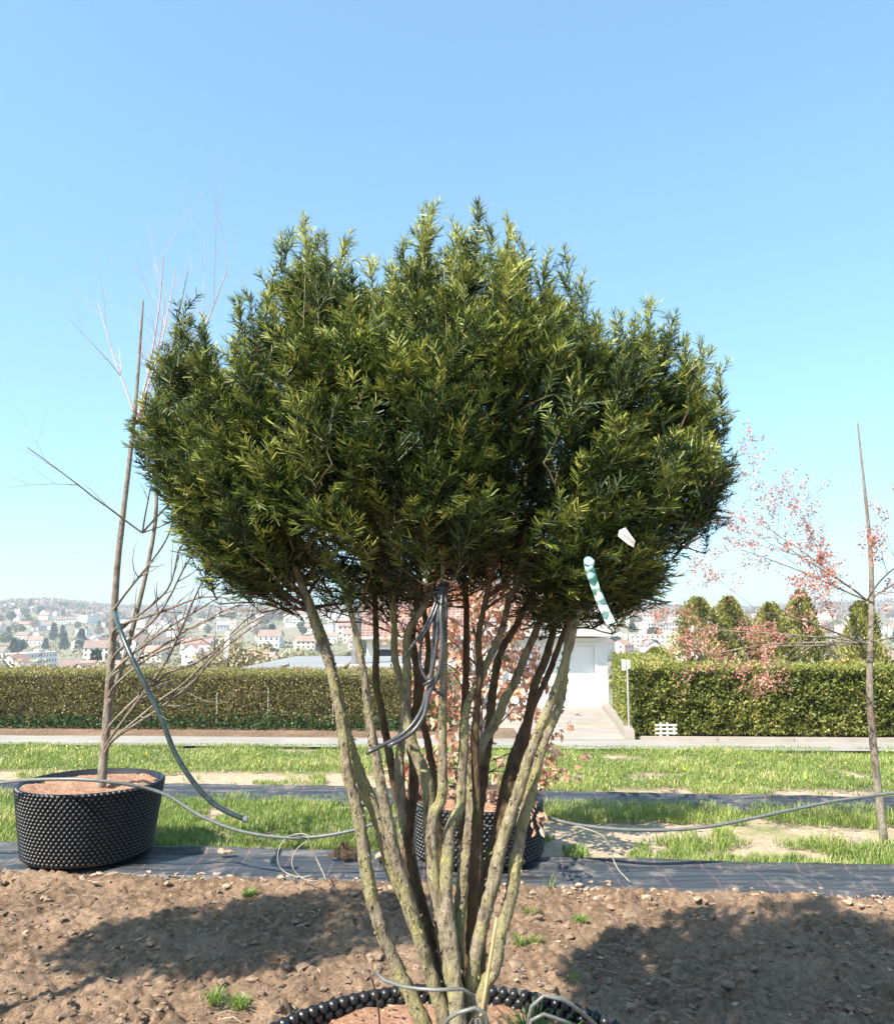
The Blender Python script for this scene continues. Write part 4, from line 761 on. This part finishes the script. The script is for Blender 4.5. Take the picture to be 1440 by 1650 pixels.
rebase(yew, (YX, YY, YZ))
# a young tree on a tall clear trunk stands just outside the picture and dapples the soil at the left
st = empty('standard_tree', (-3.45, 2.0, 0), 'young leafy tree on a clear trunk, out of frame at the left', 'tree')
m = MB(); m.tube([(-3.45, 2, -.05), (-3.43, 2, 1.2), (-3.45, 2, 2.6), (-3.4, 2, 3.6)], [.035, .03, .024, .01], 8, step=.1, wob=.1, wobs=9); m.build('trunk', M_lightbark, st, smooth=True)
n = 9000; c_ = rvec(n)*(rng.random((n, 1))**.45)*np.array([.95, .5, .42]); k = np.array([noise.noise(Vector(p*3.6)) for p in c_]); c_ = c_[k > -.2]; c_[:, 1] += c_[:, 0]*.18; n = len(c_)
leafobj('crown', M_hedge_l, c_+np.array([-3.42, 2.0, 3.45]), rvec(n), .065, .04, rng.random(n), st); rebase(st, (-3.45, 2, 0))

# ---------------------------------------------------------------- hoses, wires, tags and the cane
def hose(name, pts, rad, mat, label, cat, step=.03, sides=9, parent=None, group=None, wob=0):
    m = MB(); m.tube([P(*q) if isinstance(q, tuple) else q for q in pts], rad, sides, step=step, wob=wob, wobs=25); o = m.build(name, mat, parent, smooth=True)
    return tag(o, label, cat, group) if label else o
hose('hose', [(186, 985, 5.56), (192, 1010, 5.3), (215, 1065, 5.15), (256, 1148, 5.1), (283, 1215, 5.1), (318, 1268, 5.1), (352, 1300, 5.1), (396, 1321, 5.1)], .0165, M_hosegreen, 'thick dark green hose hanging down over the grass at the left, open end down', 'hose')
q = P(398, 1314, 5.1); m = MB(); m.tube([P(392, 1320, 5.1), P(399, 1321, 5.1)], .019, 10); m.tube([P(398, 1322, 5.1), P(399, 1309, 5.1)], .005, 6); tag(m.build('hose_end', M_hosegrey), 'pale clip on the open end of the thick green hose', 'clip')
hose('drip_line', [(-260, 1235, 5.3), (-60, 1262, 5.3), (60, 1256, 5.1), (160, 1258, 5.05), (256, 1276, 5.15), (330, 1318, 5.12), (400, 1342, 5.1), (480, 1350, 5.1), (560, 1340, 5.1), (640, 1315, 5.15), (675, 1304, 5.2)], .0105, M_hosegrey, 'grey drip hose sagging from the left pot to the beech pot', 'hose')
hose('drip_line', [(868, 1312, 5.35), (905, 1324, 5.3), (950, 1332, 5.28), (1010, 1337, 5.25), (1080, 1337, 5.25), (1140, 1332, 5.25), (1200, 1321, 5.3), (1350, 1290, 5.5), (1500, 1270, 5.6)], .0105, M_hosegrey, 'grey drip hose sagging from the beech pot towards the right', 'hose')
hose('drip_tube', [(925, 1330, 5.29), (948, 1337, 5.22), (968, 1345, 5.2), (982, 1362, 5.18), (987, 1382, 5.2), (995, 1400, 5.15), (1015, 1422, 5.05)], .0042, M_wire, 'thin pale drip tube curling down to the fabric at the right', 'tube')
hose('drip_tube', [(463, 1348, 5.1), (452, 1362, 5.08), (447, 1385, 5.05), (456, 1403, 5.05), (480, 1413, 5.0), (505, 1410, 5.0)], .0035, M_wire, 'thin pale drip tube looping from the left hose, leftmost loop', 'tube')
hose('drip_tube', [(458, 1350, 5.1), (478, 1344, 5.08), (494, 1345, 5.05), (500, 1362, 5.05), (512, 1388, 5.05), (526, 1418, 4.95)], .0035, M_wire, 'thin pale drip tube running straight down from the left hose to the fabric', 'tube')
hose('drip_tube', [(500, 1352, 5.1), (480, 1366, 5.08), (470, 1390, 5.0), (480, 1410, 5.0), (505, 1420, 4.95), (530, 1412, 5.0)], .0035, M_wire, 'thin pale drip tube curled on the fabric, middle loop', 'tube')
hose('drip_tube', [(770, 1318, 5.12), (785, 1332, 5.08), (800, 1326, 5.1), (803, 1312, 5.15)], .005, M_hosedark, 'thin black tube loop hanging on the front of the beech pot', 'tube')
hb_ = empty('hose_bundle', tuple(P(708, 945, 1.98)), 'bundle of thin black drip hoses tied to the middle yew stems', 'hose bundle')
for pts in [[(708, 942, 1.99), (700, 975, 1.96), (685, 1010, 1.95), (668, 1035, 1.95), (652, 1058, 1.95)], [(710, 944, 1.99), (704, 978, 1.96), (690, 1010, 1.95), (674, 1036, 1.95)],
            [(712, 940, 1.98), (706, 985, 1.96), (704, 1030, 1.95), (697, 1075, 1.95), (691, 1105, 1.95), (676, 1150, 1.94), (648, 1183, 1.93), (590, 1214, 1.9)], [(714, 942, 1.98), (710, 990, 1.95), (712, 1040, 1.94), (706, 1085, 1.94), (690, 1120, 1.94), (684, 1150, 1.93), (664, 1180, 1.92), (625, 1203, 1.9)],
            [(707, 950, 1.99), (695, 990, 1.97), (680, 1030, 1.97), (676, 1065, 1.97), (683, 1088, 1.96), (700, 1112, 1.96), (716, 1122, 1.96)], [(716, 945, 1.98), (719, 980, 1.96), (716, 1040, 1.96), (710, 1085, 1.96), (700, 1100, 1.96)],
            [(706, 955, 1.98), (700, 1000, 1.96), (697, 1050, 1.96), (694, 1090, 1.95), (692, 1112, 1.95)], [(683, 1104, 1.94), (692, 1098, 1.93), (700, 1092, 1.94)]]:
    hose('hose', pts, .0040 if pts[-1][1] < 1160 else .0052, M_hosedark, None, None, step=.015, parent=hb_)
m = MB()
for z in (0, 7, 14): 
    a_ = np.linspace(0, 2*math.pi, 14); c_ = P(711, 948+z*.9, 2.0); m.tube([c_+np.array([math.cos(a)*.021, math.sin(a)*.03, 0]) for a in a_], .0035, 6, cap=False)
m.build('tie', M_hosedark, hb_, smooth=True); rebase(hb_, tuple(P(708, 945, 1.98)))
# turquoise and white ribbon, small white label
C0 = [(946, 905), (952, 925), (960, 950), (970, 975), (984, 1005)]; W0 = [11, 12, 11, 12, 13]; V = []; dd = [1.66, 1.65, 1.65, 1.64, 1.63]
sub = 7
for k in range((len(C0)-1)*sub+1):
    f = k/sub; i0 = min(int(f), len(C0)-2); t_ = f-i0; x = C0[i0][0]*(1-t_)+C0[i0+1][0]*t_; y = C0[i0][1]*(1-t_)+C0[i0+1][1]*t_; wd = (W0[i0]*(1-t_)+W0[i0+1]*t_)/1.8; d = dd[i0]*(1-t_)+dd[i0+1]*t_+.006*math.sin(k*1.3)
    for e in (-1, -.3, .35, 1): V.append(P(x+e*wd, y-e*2.6, d+.006*math.cos(e*2.5+k*.5)))
n = len(V)//4; Q = [[4*k+e, 4*k+e+1, 4*k+e+5, 4*k+e+4] for k in range(n-1) for e in range(3)]
o = mesh_np('ribbon', V, Q, None, M_ribbon, smooth=True); md = o.modifiers.new('thick', 'SOLIDIFY'); md.thickness = .0008; tag(o, 'turquoise and white plastic ribbon hanging from the right yew stem', 'ribbon')
m = MB(); c_ = P(949, 905, 1.66); m.tube([c_+np.array([math.cos(a)*.006, math.sin(a)*.008, .006*math.sin(a)]) for a in np.linspace(0, 6.283, 16)], .0055, 7, cap=False, wob=.4, wobs=80); o.select_set(False)
kn = m.build('knot', M_ribbon, None, smooth=True); kn.parent = o
V = [P(997, 855, 1.60), P(1007, 850, 1.595), P(1023, 872, 1.58), P(1021, 882, 1.595), P(1011, 877, 1.59), P(995, 864, 1.605)]
o = mesh_np('paper_label', V, [[0, 1, 2, 3], [0, 3, 4, 5]], None, M_white); md = o.modifiers.new('thick', 'SOLIDIFY'); md.thickness = .001; o.data.materials[0] = plain('label_paper', (.55, .53, .5), .7, nscale=30, var=.2); tag(o, 'small folded white label caught in the crown above the ribbon', 'label')
hose('bamboo_cane', [(800, 1478, 1.95), (789, 1550, 1.93), (778, 1620, 1.9), (766, 1720, 1.9), (760, 1790, 1.92)], .0042, M_cane, 'thin tan bamboo cane leaning among the right stems', 'cane', step=.04)
hose('wire', [(604, 1566, 1.95), (620, 1580, 1.9), (650, 1590, 1.86), (700, 1595, 1.83), (745, 1594, 1.84), (762, 1604, 1.86), (768, 1630, 1.88), (770, 1700, 1.92)], .0038, M_hosegrey, 'grey drip tube passing in front of the stem bases', 'tube')
hose('wire', [(604, 1566, 1.95), (598, 1575, 1.95), (606, 1600, 1.98), (611, 1640, 2.05), (612, 1680, 2.1)], .0022, M_darktwig, 'dark bent wire hook stuck in the pot soil at the left', 'wire')
hose('wire', [(690, 1720, 1.95), (712, 1655, 1.85), (738, 1632, 1.82), (765, 1624, 1.82), (781, 1632, 1.82), (786, 1655, 1.84), (780, 1720, 1.9)], .0045, M_hosegrey, 'grey drip tube arch at the bottom beside the cane, wider one', 'tube')
hose('wire', [(745, 1700, 1.9), (752, 1660, 1.84), (762, 1640, 1.83), (772, 1640, 1.83), (778, 1660, 1.84), (765, 1720, 1.92)], .0030, M_hosegrey, 'small grey tube loop inside the wider arch by the cane', 'tube')
hose('wire', [(846, 1710, 2.0), (850, 1660, 1.95), (856, 1622, 1.92), (876, 1604, 1.92), (905, 1610, 1.92), (935, 1630, 1.95), (965, 1658, 2.0), (985, 1690, 2.05)], .0045, M_hosegrey, 'grey drip tube arching over the grass tuft at the right of the pot, upper one', 'tube')
hose('wire', [(842, 1710, 1.95), (856, 1644, 1.88), (875, 1634, 1.88), (910, 1646, 1.9), (950, 1675, 1.95)], .0040, M_hosegrey, 'grey drip tube low over the pot soil at the right, lower one', 'tube')
q = P(858, 1622, 2.5); tuft('grass_tuft', (q[0], q[1], YZ+.01), 190, .12, .07, 'dense dark green grass tuft growing in the yew pot at the right', dark=.25)
m = MB(); n = 500; rr_ = np.sqrt(rng.random(n))*.6; th_ = rng.random(n)*6.283
base = np.array([[-1, -.5, 0], [1, -.4, .1], [.9, .5, .2], [-.8, .4, .1]])
V, Q, T = leaves(np.stack([YX+rr_*np.cos(th_), YY+rr_*np.sin(th_), np.full(n, YZ+.028)], 1), norm(rng.normal(size=(n, 3))*[1, 1, .4]), rng.uniform(.01, .035, n), rng.uniform(.004, .012, n), rng.random(n), N=norm(rng.normal(size=(n, 3))*.6+[0, 0, 1])); m.add(V, Q, tint=T)
tag(m.build('bark_mulch', M_deadleaf), 'bark chips and dry needles strewn on the pot soil under the yew', 'mulch', kind='stuff')

# ---------------------------------------------------------------- haze
m = MB(); m.box((0, 1250, 22), (3300, 2860, 170)); t = NT('haze_air'); t.t.nodes.remove(t.b); pv_ = t.n('ShaderNodeVolumePrincipled'); pv_.inputs['Color'].default_value = (.86, .92, 1, 1); pv_.inputs['Density'].default_value = .00030; pv_.inputs['Anisotropy'].default_value = .1
t.l(pv_.outputs[0], t.out.inputs['Volume']); tag(m.build('haze', t.m), kind='stuff')
